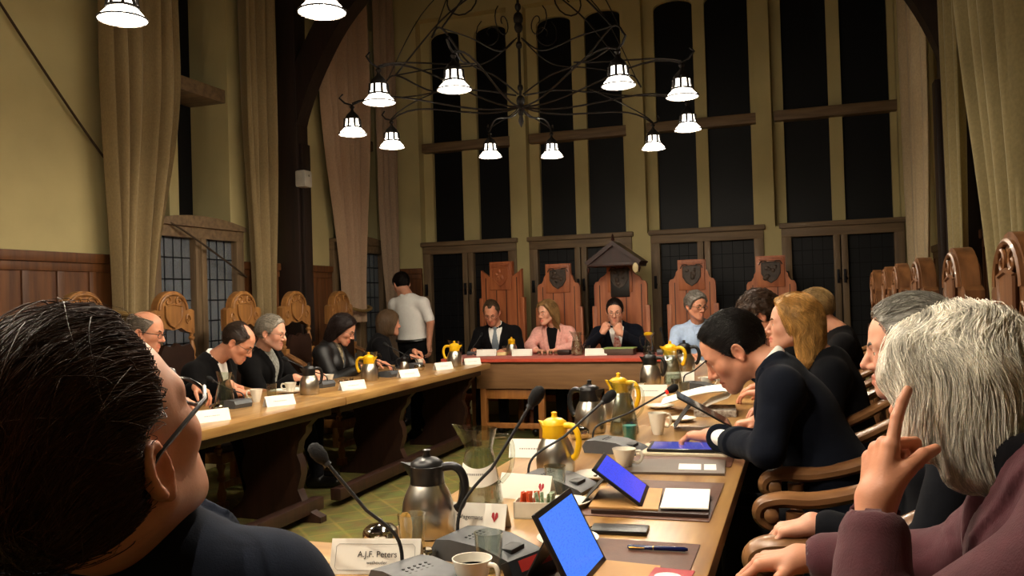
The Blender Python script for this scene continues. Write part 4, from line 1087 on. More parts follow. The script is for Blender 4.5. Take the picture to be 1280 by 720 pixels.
class G:
    def __init__(s, lo, hi, h):
        s.lo = np.asarray(lo, float); s.h = h
        s.n = np.ceil((np.asarray(hi, float)-s.lo)/h).astype(int)+1
        s.a = np.full(tuple(s.n), .1, F4)
        s.ax = [(s.lo[i]+h*np.arange(s.n[i])).astype(F4) for i in range(3)]
    def sub(s, lo, hi):
        i0 = np.clip(np.floor((np.asarray(lo)-s.lo)/s.h).astype(int), 0, s.n); i1 = np.clip(np.ceil((np.asarray(hi)-s.lo)/s.h).astype(int)+1, 0, s.n)
        sl = tuple(slice(a, b) for a, b in zip(i0, i1))
        return sl, s.ax[0][sl[0]][:, None, None], s.ax[1][sl[1]][None, :, None], s.ax[2][sl[2]][None, None, :]
    def put(s, sl, d, k, op):
        A = s.a[sl]
        if A.size == 0: return
        if op == 'u':
            if k > 0:
                h = np.maximum(k-np.abs(A-d), 0)/k; A[...] = np.minimum(A, d)-h*h*(k*.25)
            else: np.minimum(A, d, out=A)
        else:
            d = -d
            if k > 0:
                h = np.maximum(k-np.abs(A-d), 0)/k; A[...] = np.maximum(A, d)+h*h*(k*.25)
            else: np.maximum(A, d, out=A)
    def rc(s, p, q, r0, r1=None, k=.02, op='u'):
        r1 = r0 if r1 is None else r1
        p = np.asarray(p, float); q = np.asarray(q, float); m = k+2*s.h+max(r0, r1)
        sl, X, Y, Z = s.sub(np.minimum(p, q)-m, np.maximum(p, q)+m)
        ab = q-p; L = float(ab@ab)+1e-12
        x, y, z = X-F4(p[0]), Y-F4(p[1]), Z-F4(p[2])
        t = np.clip((x*F4(ab[0])+y*F4(ab[1])+z*F4(ab[2]))/F4(L), 0, 1)
        d = np.sqrt((x-t*F4(ab[0]))**2+(y-t*F4(ab[1]))**2+(z-t*F4(ab[2]))**2)-(F4(r0)+F4(r1-r0)*t)
        s.put(sl, d, k, op); return s
    def ch(s, pts, rs, k=.02, op='u'):
        for i in range(len(pts)-1): s.rc(pts[i], pts[i+1], rs[i], rs[i+1], k, op)
        return s
    def ell(s, c, r, A=None, k=.02, op='u'):
        """A: rows are the ellipsoid's axes"""
        c = np.asarray(c, float); r = np.asarray(r, float); m = k+2*s.h
        A = np.eye(3) if A is None else np.asarray(A, float)
        ext = np.sqrt(((A*r[:, None])**2).sum(0))+m
        sl, X, Y, Z = s.sub(c-ext, c+ext)
        x, y, z = X-F4(c[0]), Y-F4(c[1]), Z-F4(c[2])
        u = [x*F4(A[i, 0])+y*F4(A[i, 1])+z*F4(A[i, 2]) for i in range(3)]
        k0 = np.sqrt(sum((u[i]/F4(r[i]))**2 for i in range(3))); k1 = np.sqrt(sum((u[i]/F4(r[i]*r[i]))**2 for i in range(3)))+F4(1e-6)
        s.put(sl, k0*(k0-1)/k1, k, op); return s
    def full(s): return s.ax[0][:, None, None], s.ax[1][None, :, None], s.ax[2][None, None, :]
    def cut(s, o, n, k=0.):
        """remove the half-space in front of the plane"""
        n = nrm(n); X, Y, Z = s.full()
        d = -((X-F4(o[0]))*F4(n[0])+(Y-F4(o[1]))*F4(n[1])+(Z-F4(o[2]))*F4(n[2]))
        s.put(tuple(slice(None) for _ in range(3)), d, k, 's'); return s
    def disp(s, amp, fr, seed=0., A=None, band=.03, mask=None):
        idx = np.nonzero(np.abs(s.a) < band)
        p = np.stack([s.ax[i][idx[i]] for i in range(3)], 1).astype(float)
        if mask is not None: w = mask(p)
        else: w = 1.
        q = p if A is None else p@np.asarray(A).T
        s.a[idx] += (amp*w*(vnoise(q*np.asarray(fr)+seed)+.5*vnoise(q*np.asarray(fr)*2.1+seed+7))).astype(F4)
        return s
    def sample(s, P):
        q = (P-s.lo)/s.h; q = np.clip(q, 0, np.array(s.n)-1.001); i = q.astype(int); f = q-i; a = s.a
        out = 0
        for dx in (0, 1):
            for dy in (0, 1):
                for dz in (0, 1):
                    w = (f[:, 0] if dx else 1-f[:, 0])*(f[:, 1] if dy else 1-f[:, 1])*(f[:, 2] if dz else 1-f[:, 2])
                    out = out+w*a[i[:, 0]+dx, i[:, 1]+dy, i[:, 2]+dz]
        return out
    def grad(s, P, e=None):
        e = e or s.h*1.5; g = np.zeros_like(P)
        for i in range(3):
            d = np.zeros(3); d[i] = e; g[:, i] = s.sample(P+d)-s.sample(P-d)
        return g/(np.linalg.norm(g, axis=1, keepdims=True)+1e-9)
    def mesh(s):
        a = s.a
        a[0] = np.maximum(a[0], 1e-3); a[-1] = np.maximum(a[-1], 1e-3); a[:, 0] = np.maximum(a[:, 0], 1e-3); a[:, -1] = np.maximum(a[:, -1], 1e-3)
        a[:, :, 0] = np.maximum(a[:, :, 0], 1e-3); a[:, :, -1] = np.maximum(a[:, :, -1], 1e-3)
        ins = a < 0
        c = np.zeros(tuple(s.n-1), np.int8)
        for dx in (0, 1):
            for dy in (0, 1):
                for dz in (0, 1):
                    c += ins[dx:s.n[0]-1+dx, dy:s.n[1]-1+dy, dz:s.n[2]-1+dz]
        act = (c > 0) & (c < 8); ijk = np.argwhere(act); m = len(ijk)
        if m == 0: return np.zeros((0, 3)), np.zeros((0, 4), int)
        idx = np.full(act.shape, -1, np.int32); idx[act] = np.arange(m)
        off = [(x, y, z) for x in (0, 1) for y in (0, 1) for z in (0, 1)]
        val = {o: a[ijk[:, 0]+o[0], ijk[:, 1]+o[1], ijk[:, 2]+o[2]] for o in off}
        acc = np.zeros((m, 3)); cnt = np.zeros(m)
        for o in off:
            for ax in range(3):
                if o[ax] == 0:
                    q = list(o); q[ax] = 1; q = tuple(q)
                    u, v = val[o], val[q]; mk = (u < 0) != (v < 0)
                    t = np.where(mk, u/np.where(mk, u-v, 1), 0)
                    pos = np.tile(np.array(o, float), (m, 1)); pos[:, ax] = t
                    acc += pos*mk[:, None]; cnt += mk
        V = s.lo+s.h*(ijk+acc/cnt[:, None])
        Fs = []
        for ax in range(3):
            b, d = [(1, 2), (2, 0), (0, 1)][ax]
            sl0 = [slice(None)]*3; sl1 = [slice(None)]*3; sl0[ax] = slice(0, -1); sl1[ax] = slice(1, None)
            u, v = ins[tuple(sl0)], ins[tuple(sl1)]
            e = np.argwhere(u != v); e = e[(e[:, b] > 0) & (e[:, d] > 0)]
            if len(e) == 0: continue
            fl = u[e[:, 0], e[:, 1], e[:, 2]]
            def at(db, dd):
                q = e.copy(); q[:, b] += db; q[:, d] += dd
                q = np.minimum(q, np.array(idx.shape)-1)
                return idx[q[:, 0], q[:, 1], q[:, 2]]
            quad = np.stack([at(-1, -1), at(0, -1), at(0, 0), at(-1, 0)], 1)
            quad[~fl] = quad[~fl][:, ::-1]
            Fs.append(quad)
        Fq = np.concatenate(Fs); Fq = Fq[(Fq >= 0).all(1)]
        return V, Fq

def npmesh(name, V, Fq, mat, parent, tint=None):
    me = bpy.data.meshes.new(name); k = Fq.shape[1]
    me.vertices.add(len(V)); me.vertices.foreach_set('co', np.asarray(V, F4).ravel())
    me.loops.add(Fq.size); me.loops.foreach_set('vertex_index', Fq.astype(np.int32).ravel())
    me.polygons.add(len(Fq)); me.polygons.foreach_set('loop_start', np.arange(0, Fq.size, k, dtype=np.int32))
    me.polygons.foreach_set('loop_total', np.full(len(Fq), k, np.int32))
    me.polygons.foreach_set('use_smooth', np.ones(len(Fq), bool))
    me.update(calc_edges=True); me.validate()
    if tint is not None:
        at = me.color_attributes.new('pigment', 'FLOAT_COLOR', 'POINT')
        at.data.foreach_set('color', np.concatenate([tint, np.ones((len(V), 1))], 1).astype(F4).ravel())
    return link(name, me, mat, parent)
def joinm(parts):
    V = []; Fq = []; T = []; o = 0
    for v, f, t in parts:
        V.append(v); Fq.append(f+o); T.append(t if t is not None else np.ones((len(v), 3))); o += len(v)
    return np.concatenate(V), np.concatenate(Fq), np.concatenate(T)

def yawv(a): a = R(a); return npv(-math.sin(a), math.cos(a), 0)
def frame(yaw, pitch=0, roll=0):
    """columns: right, forward, up. pitch>0 looks down, roll>0 leans to the person's right"""
    f = yawv(yaw); r = np.cross(f, npv(0, 0, 1)); u = npv(0, 0, 1)
    p = R(pitch); f, u = f*math.cos(p)-u*math.sin(p), u*math.cos(p)+f*math.sin(p)
    q = R(roll); r, u = r*math.cos(q)-u*math.sin(q), u*math.cos(q)+r*math.sin(q)
    return np.stack([r, f, u], 1)

def falloff(V, c, r): return np.exp(-((V-np.asarray(c))**2).sum(1)/(r*r))[:, None]
def head_mesh(h, neckL, fem=False, jaw=1., stub=0., nose=1., neckr=None, fat=0.):
    g = G((-.1, -.13, min(-.14, neckL[2]-.03)), (.1, .15, .14), h)
    lo = np.minimum(g.lo, neckL-.07); hi = np.maximum(npv(.1, .15, .14), neckL+.07)
    g = G(lo, hi, h)
    w = .95 if fem else 1.
    g.ell((0, -.012, .035), (.075*w, .1, .09), k=0)
    g.ell((0, .034, .034), (.064*w, .058, .065), k=.03)
    g.ell((0, .036, -.03), ((.056+fat)*w, .056, .072), k=.03)
    for s in (-1, 1):
        g.rc((s*(.05+fat)*w*jaw, 0, -.05), (s*.022, .064, -.096), .02+fat, .017+fat*.5, k=.03)
        g.ell((s*.041*w, .058, -.022), (.022, .022, .02), k=.028)
        g.rc((s*.012, .09, .02), (s*.045*w, .074, .022), .010 if not fem else .008, k=.018)
        g.ell((s*.031, .106, .002), (.019, .016, .0125), k=.014, op='s')
    g.ell((0, .077, -.1), (.02*jaw, .02, .019), k=.025)
    g.ell((0, .068, -.068), (.033, .028, .03), k=.02)
    g.rc((0, .091, .012), (0, .091+.024*nose, -.03), .0085, .012*(1 if not fem else .88), k=.012)
    for s in (-1, 1):
        g.ell((s*.0125, .1, -.036), (.0088, .010, .008), k=.008)
        g.ell((s*.007, .107, -.046), (.004, .006, .004), k=.003, op='s')
        g.ell((s*.031, .078, 0), (.0142, .0142, .0142), k=.004)
        g.ell((s*.031, .094, -.0005), (.0125, .012, .0043), k=.002, op='s')
        g.rc((s*.021, .089, -.0645), (0, .098, -.0615), .0042, .005, k=.006)
        g.rc((s*.017, .090, -.074), (0, .097, -.0755), .0052, .0066, k=.006)
        g.rc((s*.026, .089, -.0685), (0, .105, -.068), .0022, k=.003, op='s')
        # ear
        e = npv(s*.079*w, -.012, -.008)
        cy, sy = math.cos(R(22)), math.sin(R(22))
        A = np.array([[cy*s, -sy*-1*0+sy, 0], [-sy*s, cy, 0], [0, 0, 1.]]); A = np.array([[s*cy, sy, 0.], [-s*sy, cy, 0.], [0, 0, 1]])
        g.ell(e, (.008, .018, .0265), A, k=.008)
        pts = []
        for t in np.linspace(-60, 235, 12):
            a = R(t); v = npv(.006, -.018*math.cos(a)*-1, .0)  # placeholder along the rim
            y = .0165*math.cos(a); z = .025*math.sin(a)+.003
            pts.append(e + A[1]*y + A[2]*z + A[0]*.006)
        g.ch(pts[:], [.0042]*len(pts), k=.003)
        g.ell(e+A[0]*.010+A[1]*.002+A[2]*-.002, (.0085, .0105, .0145), A, k=.003, op='s')
        g.ell(e+A[0]*.003+A[1]*.005+A[2]*-.025, (.006, .008, .009), A, k=.005)
        g.ell(e+A[0]*.004+A[1]*.0125+A[2]*-.006, (.005, .0045, .007), A, k=.004)
    nr = neckr or (.046 if fem else .055)
    g.rc((0, -.024, -.045), neckL, nr, nr*1.1, k=.035)
    V, Fq = g.mesh()
    t = np.ones((len(V), 3))
    red = npv(1.04, .84, .82)
    for c, r, a in (((0, .116, -.03), .018, .7), ((.045, .065, -.03), .028, .5), ((-.045, .065, -.03), .028, .5), ((.085, -.012, -.01), .03, .55), ((-.085, -.012, -.01), .03, .55)):
        f = falloff(V, c, r)*a; t = t*(1-f)+t*red*f
    lp = np.clip(1.25-np.minimum(np.abs(V[:, 2]+.0625)/.006, np.abs(V[:, 2]+.0755)/.008), 0, 1)*np.clip(1.15-np.abs(V[:, 0])/.026, 0, 1)*(V[:, 1] > .08)
    lp = np.clip(lp*3, 0, 1)[:, None]*(.95 if fem else .6)
    t = t*(1-lp)+t*npv(.86, .45, .45)*lp
    if stub:
        f = np.clip((-.03-V[:, 2])/.03, 0, 1)*np.clip((V[:, 1]+.0)/.03, 0, 1)*np.clip((.17+V[:, 2])/.04, 0, 1); f = f[:, None]*stub
        t = t*(1-f)+t*npv(.6, .6, .64)*f
    return V, Fq, t

def hair_grid(h, st):
    t = st.get('t', .012)
    g = G((-.15, -.16, st.get('low', -.14)), (.15, .15, .17), h)
    g.ell((0, -.012, .035), (.075+t, .1+t, .09+t*1.15), k=0)
    g.ell((0, .030, .036), (.064+t, .058+t*.8, .066+t*1.1), k=.02)
    for q in st.get('add', ()):
        if q[0] == 'rc':
            for s in (-1, 1): g.rc((s*q[1][0], q[1][1], q[1][2]), (s*q[2][0], q[2][1], q[2][2]), q[3], q[4], k=.03)
        elif q[0] == 'rc1': g.rc(q[1], q[2], q[3], q[4], k=.03)
        elif q[0] == 'ell': g.ell(q[1], q[2], k=.03)
    X, Y, Z = g.full()
    sl = tuple(slice(None) for _ in range(3))
    if st.get('line', True):
        y0, m = st.get('front', (.02, .6))
        g.put(sl, -((Y-F4(y0)-F4(m)*Z)*F4(1/math.sqrt(1+m*m)))+0*X, .008, 's')
    if st.get('nape', True):
        z0, m = st.get('low_line', (-.03, .6))
        g.put(sl, ((Z-F4(z0)-F4(m)*Y)*F4(1/math.sqrt(1+m*m)))+0*X, .01, 's')
    for q in st.get('sub', ()): 
        for s in ((-1, 1) if q[0][0] else (1,)): g.ell((s*q[0][0], q[0][1], q[0][2]), q[1], k=.012, op='s')
    if st.get('ears', True):
        for s in (-1, 1): g.ell((s*.086, -.006, -.010), (.03, .022, .034), k=.006, op='s')
    if st.get('noise', .004): g.disp(st.get('noise', .004), st.get('nf', (45, 14, 25)), st.get('seed', 1.))
    return g

def strands(g, root_pts, flow, n, steps, dt, rad, seed, lift=(.0, .004), taper=.35, jit=.2, flare=0.):
    """trace hair strands over the surface of the hair volume g along the field flow(P); returns one mesh"""
    rs = np.random.RandomState(seed)
    P = root_pts[rs.randint(0, len(root_pts), n)]+rs.randn(n, 3)*.003
    off = rs.uniform(lift[0], lift[1], n); jv = rs.randn(n, 3)*jit; ln = rs.uniform(.45, 1., n)
    out = [P.copy()]
    for k in range(steps):
        nn = g.grad(P); d = flow(P)+jv
        d = d-nn*(d*nn).sum(1, keepdims=True); d /= np.linalg.norm(d, axis=1, keepdims=True)+1e-9
        P = P+d*dt*ln[:, None]
        e = g.sample(P)-off-flare*(k/steps)**2
        P = P-g.grad(P)*np.clip(e, -.004, .004)[:, None]
        out.append(P.copy())
    C = np.stack(out, 1)                                     # n, S, 3
    S = C.shape[1]; T = np.gradient(C, axis=1); T /= np.linalg.norm(T, axis=2, keepdims=True)+1e-9
    N1 = np.cross(T, npv(.3, .5, .81)); N1 /= np.linalg.norm(N1, axis=2, keepdims=True)+1e-9; N2 = np.cross(T, N1)
    rr = rad*(rs.uniform(.6, 1.3, n))[:, None]*np.linspace(1, taper, S)[None]**1.0
    ring = [C+(N1*math.cos(a)+N2*math.sin(a))*rr[:, :, None] for a in (0, 2.0944, 4.18879)]
    V = np.stack(ring, 2).reshape(-1, 3)                    # n,S,3 ring
    base = (np.arange(n)[:, None]*S+np.arange(S-1)[None])*3; base = base.ravel()
    Fq = np.concatenate([np.stack([base+k, base+(k+1) % 3, base+3+(k+1) % 3, base+3+k], 1) for k in range(3)])
    cl = .55+1.0*np.clip(vnoise(C[:, 0]*55)+.5, 0, 1); shade = np.repeat(rs.uniform(.75, 1.25, n)*cl, S*3)[:, None]*np.ones((1, 3))
    return V, Fq, shade

POSES = {'rest': ((.35, .5, .3), .09, (.5, .25)), 'flat': ((.12, .2, .12), .12, (.7, .1)), 'curl': ((.8, .9, .5), .05, (.45, .5)),
         'fist': ((1.25, 1.55, .9), .02, (.3, .8)), 'grip': ((.75, 1.05, .6), .05, (.35, .6)), 'point': ((1.2, 1.5, .9), .02, (.15, .9)),
         'drape': ((.55, .55, .35), .10, (.5, .3))}
def hand_prims(g, wr, d, n, side, pose, sc=1.):
    """side +1 right hand, -1 left; d finger direction, n palm normal"""
    d = nrm(d); n = nrm(np.asarray(n)-d*np.dot(n, d)); s = -np.cross(n, d)*side*1.0     # towards the thumb
    cur, spread, th = POSES[pose]
    wr = np.asarray(wr, float)
    kn = [(.030, .088), (.010, .093), (-.011, .089), (-.030, .079)]; ln = [(.042, .026, .02), (.046, .03, .021), (.042, .028, .021), (.033, .021, .018)]
    # palm
    for (o, l) in kn:
        g.rc(wr+s*o*.55*sc+d*.012*sc, wr+(s*o+d*l*.93)*sc, .0145*sc, .0125*sc, k=.012)
    g.ell(wr+(s*.018+d*.035+n*.008)*sc, (.018*sc, .03*sc, .014*sc), np.stack([s, d, n]), k=.012)
    g.ell(wr+(-s*.02+d*.04+n*.006)*sc, (.014*sc, .032*sc, .013*sc), np.stack([s, d, n]), k=.012)
    for i, ((o, l), L) in enumerate(zip(kn, ln)):
        p = wr+(s*o+d*l)*sc; a = 0; c = cur
        if pose == 'point' and i == 0: c = (.06, .14, .1)
        dd = nrm(d+s*spread*(1.2-i*.8)); r = (.0098 if i < 3 else .0085)*sc
        g.ell(p-n*.002*sc, (r*1.08,)*3, k=.006)
        for j in range(3):
            a += c[j]*(1+.06*i); v = dd*math.cos(a)+n*math.sin(a); q = p+v*L[j]*sc; r2 = r*.9
            g.rc(p, q, r, r2, k=.0025); p = q; r = r2
    # thumb leaves the side of the palm near its base
    p = wr+(s*.024+d*.022+n*.006)*sc
    v1 = nrm(d*.62+s*th[0]*1.4+n*.3); q = p+v1*.042*sc; g.rc(p, q, .0145*sc, .0118*sc, k=.012)
    v2 = nrm(v1+n*th[1]*.6+d*.35-s*.25*th[1]); q2 = q+v2*.032*sc; g.rc(q, q2, .0113*sc, .0102*sc, k=.004)
    v3 = nrm(v2+n*th[1]*.4-s*.2); q3 = q2+v3*.024*sc; g.rc(q2, q3, .0102*sc, .0078*sc, k=.003)

SKINS = {}
def skinmat(col): return pm('skin '+col, col, rough=.48, var=.06, scale=35, sss=.12, tint=True, bump=.08, bscale=260, spec=.4)
def hairmat(col, rough=.4): return pm('hair '+col, col, rough=rough, var=.22, scale=60, stretch=(1, .25, .25), tint=True, bump=.25, bscale=220, bstretch=(1, .15, .2), spec=.35)
def cloth_m(col, name='wool', rough=.9, sheen=.02, bs=450, var=.1): return pm('%s %s' % (name, col), col, rough=rough, var=var, scale=50, sheen=sheen, bump=.12, bscale=bs, spec=.12)
eyem = pm('eye', '#d8d0c4', rough=.15, var=0); irism = pm('iris', '#2a1c14', rough=.1, var=0)
frames_dark = pm('dark spectacle frame', '#14100e', rough=.3)
frames_steel = pm('thin steel spectacle frame', '#6a6660', rough=.25, metal=.9)
shoem = pm('black shoe leather', '#0f0d0c', rough=.3)

def flow_back(P): return np.stack([P[:, 0]*2, -np.ones(len(P)), .25-np.clip(-P[:, 1], 0, .1)*9-np.clip(.06-P[:, 2], 0, .1)*6], 1)
def flow_long(P): return np.stack([np.sign(P[:, 0])*np.clip(.085-np.abs(P[:, 0]), 0, 1)*9, np.clip(-.02-P[:, 1], -.06, .02)*6-.15, -np.ones(len(P))*(.35+np.clip(.1-P[:, 2], 0, .2)*5)], 1)
def ik(S, W, a, b, pole):
    v = W-S; L = np.linalg.norm(v); u = v/(L+1e-9); L2 = min(L, (a+b)*.995)
    x = (a*a-b*b+L2*L2)/(2*L2); y = math.sqrt(max(a*a-x*x, 0)); p = pole-u*np.dot(pole, u)
    return S+u*x*(L/L2)+nrm(p)*y

def person(label, hip, neck, head, hrot, face, Rh, Lh, top, hair, skin, under=None, tie=None, trousers='#15151a', fem=False,
           glasses=None, hb=.009, hh=.004, hd=None, standing=False, sw=None, hs=1., headkw={}, brow='#2a201a', poles=(None, None), fat=0.,
           elbows=(None, None), strand=None, wrinkle=.004, legs=True, extra=None, group=None, shoe=True, collar=None, dyn=0., handsc=None):
    hip, neck, head = map(lambda v: np.asarray(v, float), (hip, neck, head))
    org = npv(hip[0], hip[1], 0); hip, neck, head = hip-org, neck-org, head-org
    root = thing('person', label, 'person', tuple(org), 0, group)
    sw = sw or (.165 if fem else .195); hsz = handsc or (.9 if fem else 1.)
    f = yawv(face); s = nrm(neck-hip); f = nrm(f-s*np.dot(f, s)); r = np.cross(f, s); A = np.stack([r, f, s]); Ls = np.linalg.norm(neck-hip)
    sm = skinmat(skin)
    P = {}
    for side, H, k in ((1, Rh, 'R'), (-1, Lh, 'L')):
        S = neck-s*.065+r*side*sw-f*.005
        W = np.asarray(H[0], float)-org
        pole = poles[0 if side == 1 else 1]
        pole = npv(*pole) if pole is not None else (-npv(0, 0, 1)+r*side*.5-f*.3)
        E = elbows[0 if side == 1 else 1]
        E = np.asarray(E, float)-org if E is not None else ik(S, W, .29, .25, pole)
        P[k] = (S, E, W, H, side)
    # ---- clothing volumes
    pts = [hip, neck, neck+s*.08]+[q for k in 'RL' for q in P[k][:3]]
    lo = np.min(pts, 0)-.2; hi = np.max(pts, 0)+.13
    hem = top.get('hem', .12)
    def torso(g, o, arms=1., w=1.):
        g.ell(hip+s*.02, (.165+o+fat*.6, .125+o+fat*.6, .13), A, k=0)
        g.ell(hip+s*Ls*.33+f*(.01+fat*.5), (.155*w+o+fat, .118+o+fat, .2), A, k=.05)
        g.ell(hip+s*Ls*.68, ((.165 if not fem else .145)+o, .115+o, .2), A, k=.05)
        for sd in (-1, 1):
            if fem: g.ell(hip+s*Ls*.66+f*.085+r*sd*.065, (.06+o*.6, .055+o*.6, .065), A, k=.04)
            else: g.ell(hip+s*Ls*.74+f*.05+r*sd*.07, (.08+o*.6, .07+o*.6, .08), A, k=.05)
            S = P['R' if sd == 1 else 'L'][0]
            g.rc(neck-s*.02+r*sd*.03-f*.012, S+s*.008-r*sd*.02, .052+o, .044+o, k=.05)
            g.ell(S-r*sd*.012-s*.012, (.056+o, .058+o, .056+o), A, k=.04)
        return g
    def sleeves(g, o, frac=1.):
        for k in 'RL':
            S, E, W, H, sd = P[k]
            if frac >= 1:
                v = nrm(E-W)
                g.rc(S, E, .050+o, .041+o, k=.035); g.rc(E, W+v*top.get('slend', .03), .042+o, .029+o*.9, k=.03)
            else: g.rc(S, S+(E-S)*frac*1.6, .048+o*.7, .046+o*.9, k=.03)
        return g
    o = top.get('off', .012)
    g = G(lo, hi, hb); torso(g, o); sleeves(g, o, top.get('sleeve', 1.))
    if top.get('sleeve', 1.) < 1:
        for k in 'RL':
            S, E, W, H, sd = P[k]; c = S+(E-S)*.62
            g.rc(c+(E-S)*.1, c+(E-S)*.8, .12, .1, k=.004, op='s') if top.get('shortcut', False) else None
    if hb <= .006:
        for k in 'RL':
            S, E, W, H, sd = P[k]; v = nrm(E-W); q = top.get('slend', .03)
            g.rc(W-v*.1, W+v*(q-.014), .0325, .0325, k=.003, op='s')
    X, Y, Z = g.full()
    def co(v, o0): return (X-F4(o0[0]))*F4(v[0])+(Y-F4(o0[1]))*F4(v[1])+(Z-F4(o0[2]))*F4(v[2])
    cu, cf, cs = co(r, neck), co(f, neck), co(s, neck)
    sl = tuple(slice(None) for _ in range(3))
    base = None
    if under is not None:
        gs = G(lo, hi, hb); torso(gs, o*.2-.001)
        base = gs.a.copy()
    if top.get('V'):
        dep, hw = top['V']
        wv = F4(hw)*np.clip((cs+F4(dep))/F4(dep), 0, 1.3)
        vd = np.maximum(np.abs(cu)-wv, -(cf-F4(.0)))*F4(.8)
        vd = np.maximum(vd, -(cs+F4(dep)))
        if top.get('lapel', True):
            lap = np.maximum(np.abs(g.a+F4(.0))-F4(.008+hb*.3), np.abs(np.abs(cu)-wv-F4(.022))-F4(.026*1))
            lap = np.maximum(lap, -(cf-F4(.02))); lap = np.maximum(lap, -(cs+F4(dep*.85)))
            g.put(sl, lap, .004, 'u')
        g.put(sl, vd, .003, 's')
    # neck hole
    nd = nrm(head-neck); nk = nrm(s+nd*.8)
    if top.get('collar', True):
        cr = .066 if not fem else .058
        for i in range(14):
            a0, a1 = [math.pi*2*(.12+.76*t/14)-math.pi/2-math.pi for t in (i, i+1)]
            q = [neck+s*.012+nk*.012+ (r*math.cos(a)+f*math.sin(a)*.9)*cr + nk*.022*(-math.sin(a)*.6+.3) - f*.01 for a in (a0+math.pi, a1+math.pi)]
            g.rc(q[0]-nk*.012, q[1]-nk*.012, .017, .017, k=.02)
    g.rc(neck-s*.03, neck+nk*.12, .047 if fem else .055, .06, k=.008, op='s') if top.get('neckhole', True) else None
    g.cut(hip-npv(0, 0, hem), (0, 0, -1))
    if standing is False: pass
    if wrinkle:
        els = [P[k][1] for k in 'RL']
        def mask(p): return .35+sum(np.exp(-((p-e)**2).sum(1)/.018) for e in els)*1.3
        g.disp(wrinkle, (13, 13, 17), 3.+org[1], mask=mask); g.disp(wrinkle*.5, (34, 34, 40), 9.+org[0], mask=mask)
    if dyn: dyn(g, locals())
    V, Fq = g.mesh(); npmesh(top.get('name', 'jacket'), V, Fq, top['mat'], root)
    if under is not None:
        gs.cut(hip+s*Ls*.2, -s)
        cr = .058 if not fem else .05
        if under.get('collar', True):
            ring = [neck+s*.0+(r*math.cos(a)+f*math.sin(a))*cr+nk*(.034-.022*math.sin(a))-f*.008 for a in np.linspace(math.pi*.5+.16, math.pi*2.5-.16, 20)]
            gs.ch(ring, [.0085+hb*.25]*20, k=.008); gs.ch([p-nk*.014 for p in ring], [.0095+hb*.25]*20, k=.008)
            for sd in (-1, 1):
                a = ring[0] if sd == -1 else ring[-1]
                gs.rc(a-nk*.008, a-nk*.05+r*sd*.022+f*.012, .008+hb*.2, .005+hb*.2, k=.006)
        gs.rc(neck-s*.02, neck+nk*.12, .047 if fem else .052, .052, k=.006, op='s')
        if under.get('cuff', True) and top.get('sleeve', 1.) >= 1:
            for k in 'RL':
                S, E, W, H, sd = P[k]; v = nrm(E-W); gs.rc(W+v*(.030), W+v*(.05+top.get('slend', .03)), .030, .033, k=.006); gs.rc(W-v*.1, W+v*.022, .034, .034, k=.002, op='s')
        V, Fq = gs.mesh(); npmesh(under.get('name', 'shirt'), V, Fq, under['mat'], root)
    if tie is not None:
        gt = G(neck-npv(.25, .25, .45), neck+npv(.25, .25, .1), min(hb, .006)); gb = G(gt.lo, gt.lo+gt.h*(gt.n-1), gt.h); torso(gb, o*.2-.001)
        X, Y, Z = gb.full(); cu, cf, cs = co(r, neck), co(f, neck), co(s, neck)
        tw = F4(.016)+F4(.06)*np.clip(-(cs+F4(.03))/F4(.3), 0, .4)
        d = np.maximum(np.abs(gb.a-F4(.004))-F4(.005), np.abs(cu)-tw); d = np.maximum(d, -cf+F4(.03)); d = np.maximum(d, cs-F4(.01)); d = np.maximum(d, -(cs+F4(.38)))
        gt.a = d.astype(F4)
        gt.ell(neck+f*.072+s*.006, (.02, .014, .02), A, k=.006)
        V, Fq = gt.mesh(); npmesh('tie', V, Fq, tie, root)
    # ---- legs
    kn = []
    for sd in (-1, 1):
        if standing:
            a = npv(r[0], r[1], 0); K = hip+a*sd*.095-npv(0, 0, .42)+nrm(npv(f[0], f[1], 0))*.02; An = npv(K[0], K[1], .085)-nrm(npv(f[0], f[1], 0))*.04
        else:
            fh = nrm(npv(f[0], f[1], 0)); a = npv(fh[1], -fh[0], 0); K = hip+a*sd*.11+fh*.42-npv(0, 0, hip[2]-.545); An = K+fh*(.04+.05*sd)-npv(0, 0, .435)
        kn.append((hip+nrm(npv(r[0], r[1], 0))*sd*.09, K, An, sd))
    fh = nrm(npv(f[0], f[1], 0))
    if legs:
        gl = G(np.min([q for k in kn for q in k[:3]], 0)-.15, np.max([q for k in kn for q in k[:3]], 0)+.15, .012)
        gl.ell(hip, (.165+fat*.6, .125+fat*.6, .12), A, k=0)
        for H0, K, An, sd in kn: gl.rc(H0, K, .088, .064, k=.04); gl.rc(K, An, .062, .05, k=.03)
        gl.disp(.006, (14, 14, 14), 5.); 
        V, Fq = gl.mesh(); npmesh('trousers', V, Fq, cloth_m(trousers), root)
        if shoe:
            for H0, K, An, sd in kn:
                q = An.copy(); g2 = G(q-.2, q+.27, .009); t0 = npv(q[0], q[1], .045)
                g2.rc(t0-fh*.05, t0+fh*.15, .042, .038, k=0); g2.rc(t0-fh*.03, An+npv(0, 0, .01), .042, .046, k=.03); g2.cut((0, 0, .006), (0, 0, -1)); g2.cut((0, 0, .13), (0, 0, 1))
                V, Fq = g2.mesh(); npmesh('shoe', V, Fq, shoem, root)
    # ---- the body: head, neck, trunk and limbs, hands
    M = frame(*hrot); neckL = M.T@(neck+s*.01-head)/hs
    V, Fq, T = head_mesh(hh, neckL, fem=fem, **headkw)
    parts = [((V*hs)@M.T+head, Fq, T)]
    gb = G(np.min([lo, hip-.25], 0), hi, .013); torso(gb, -.012); sleeves(gb, -.014, 1.)
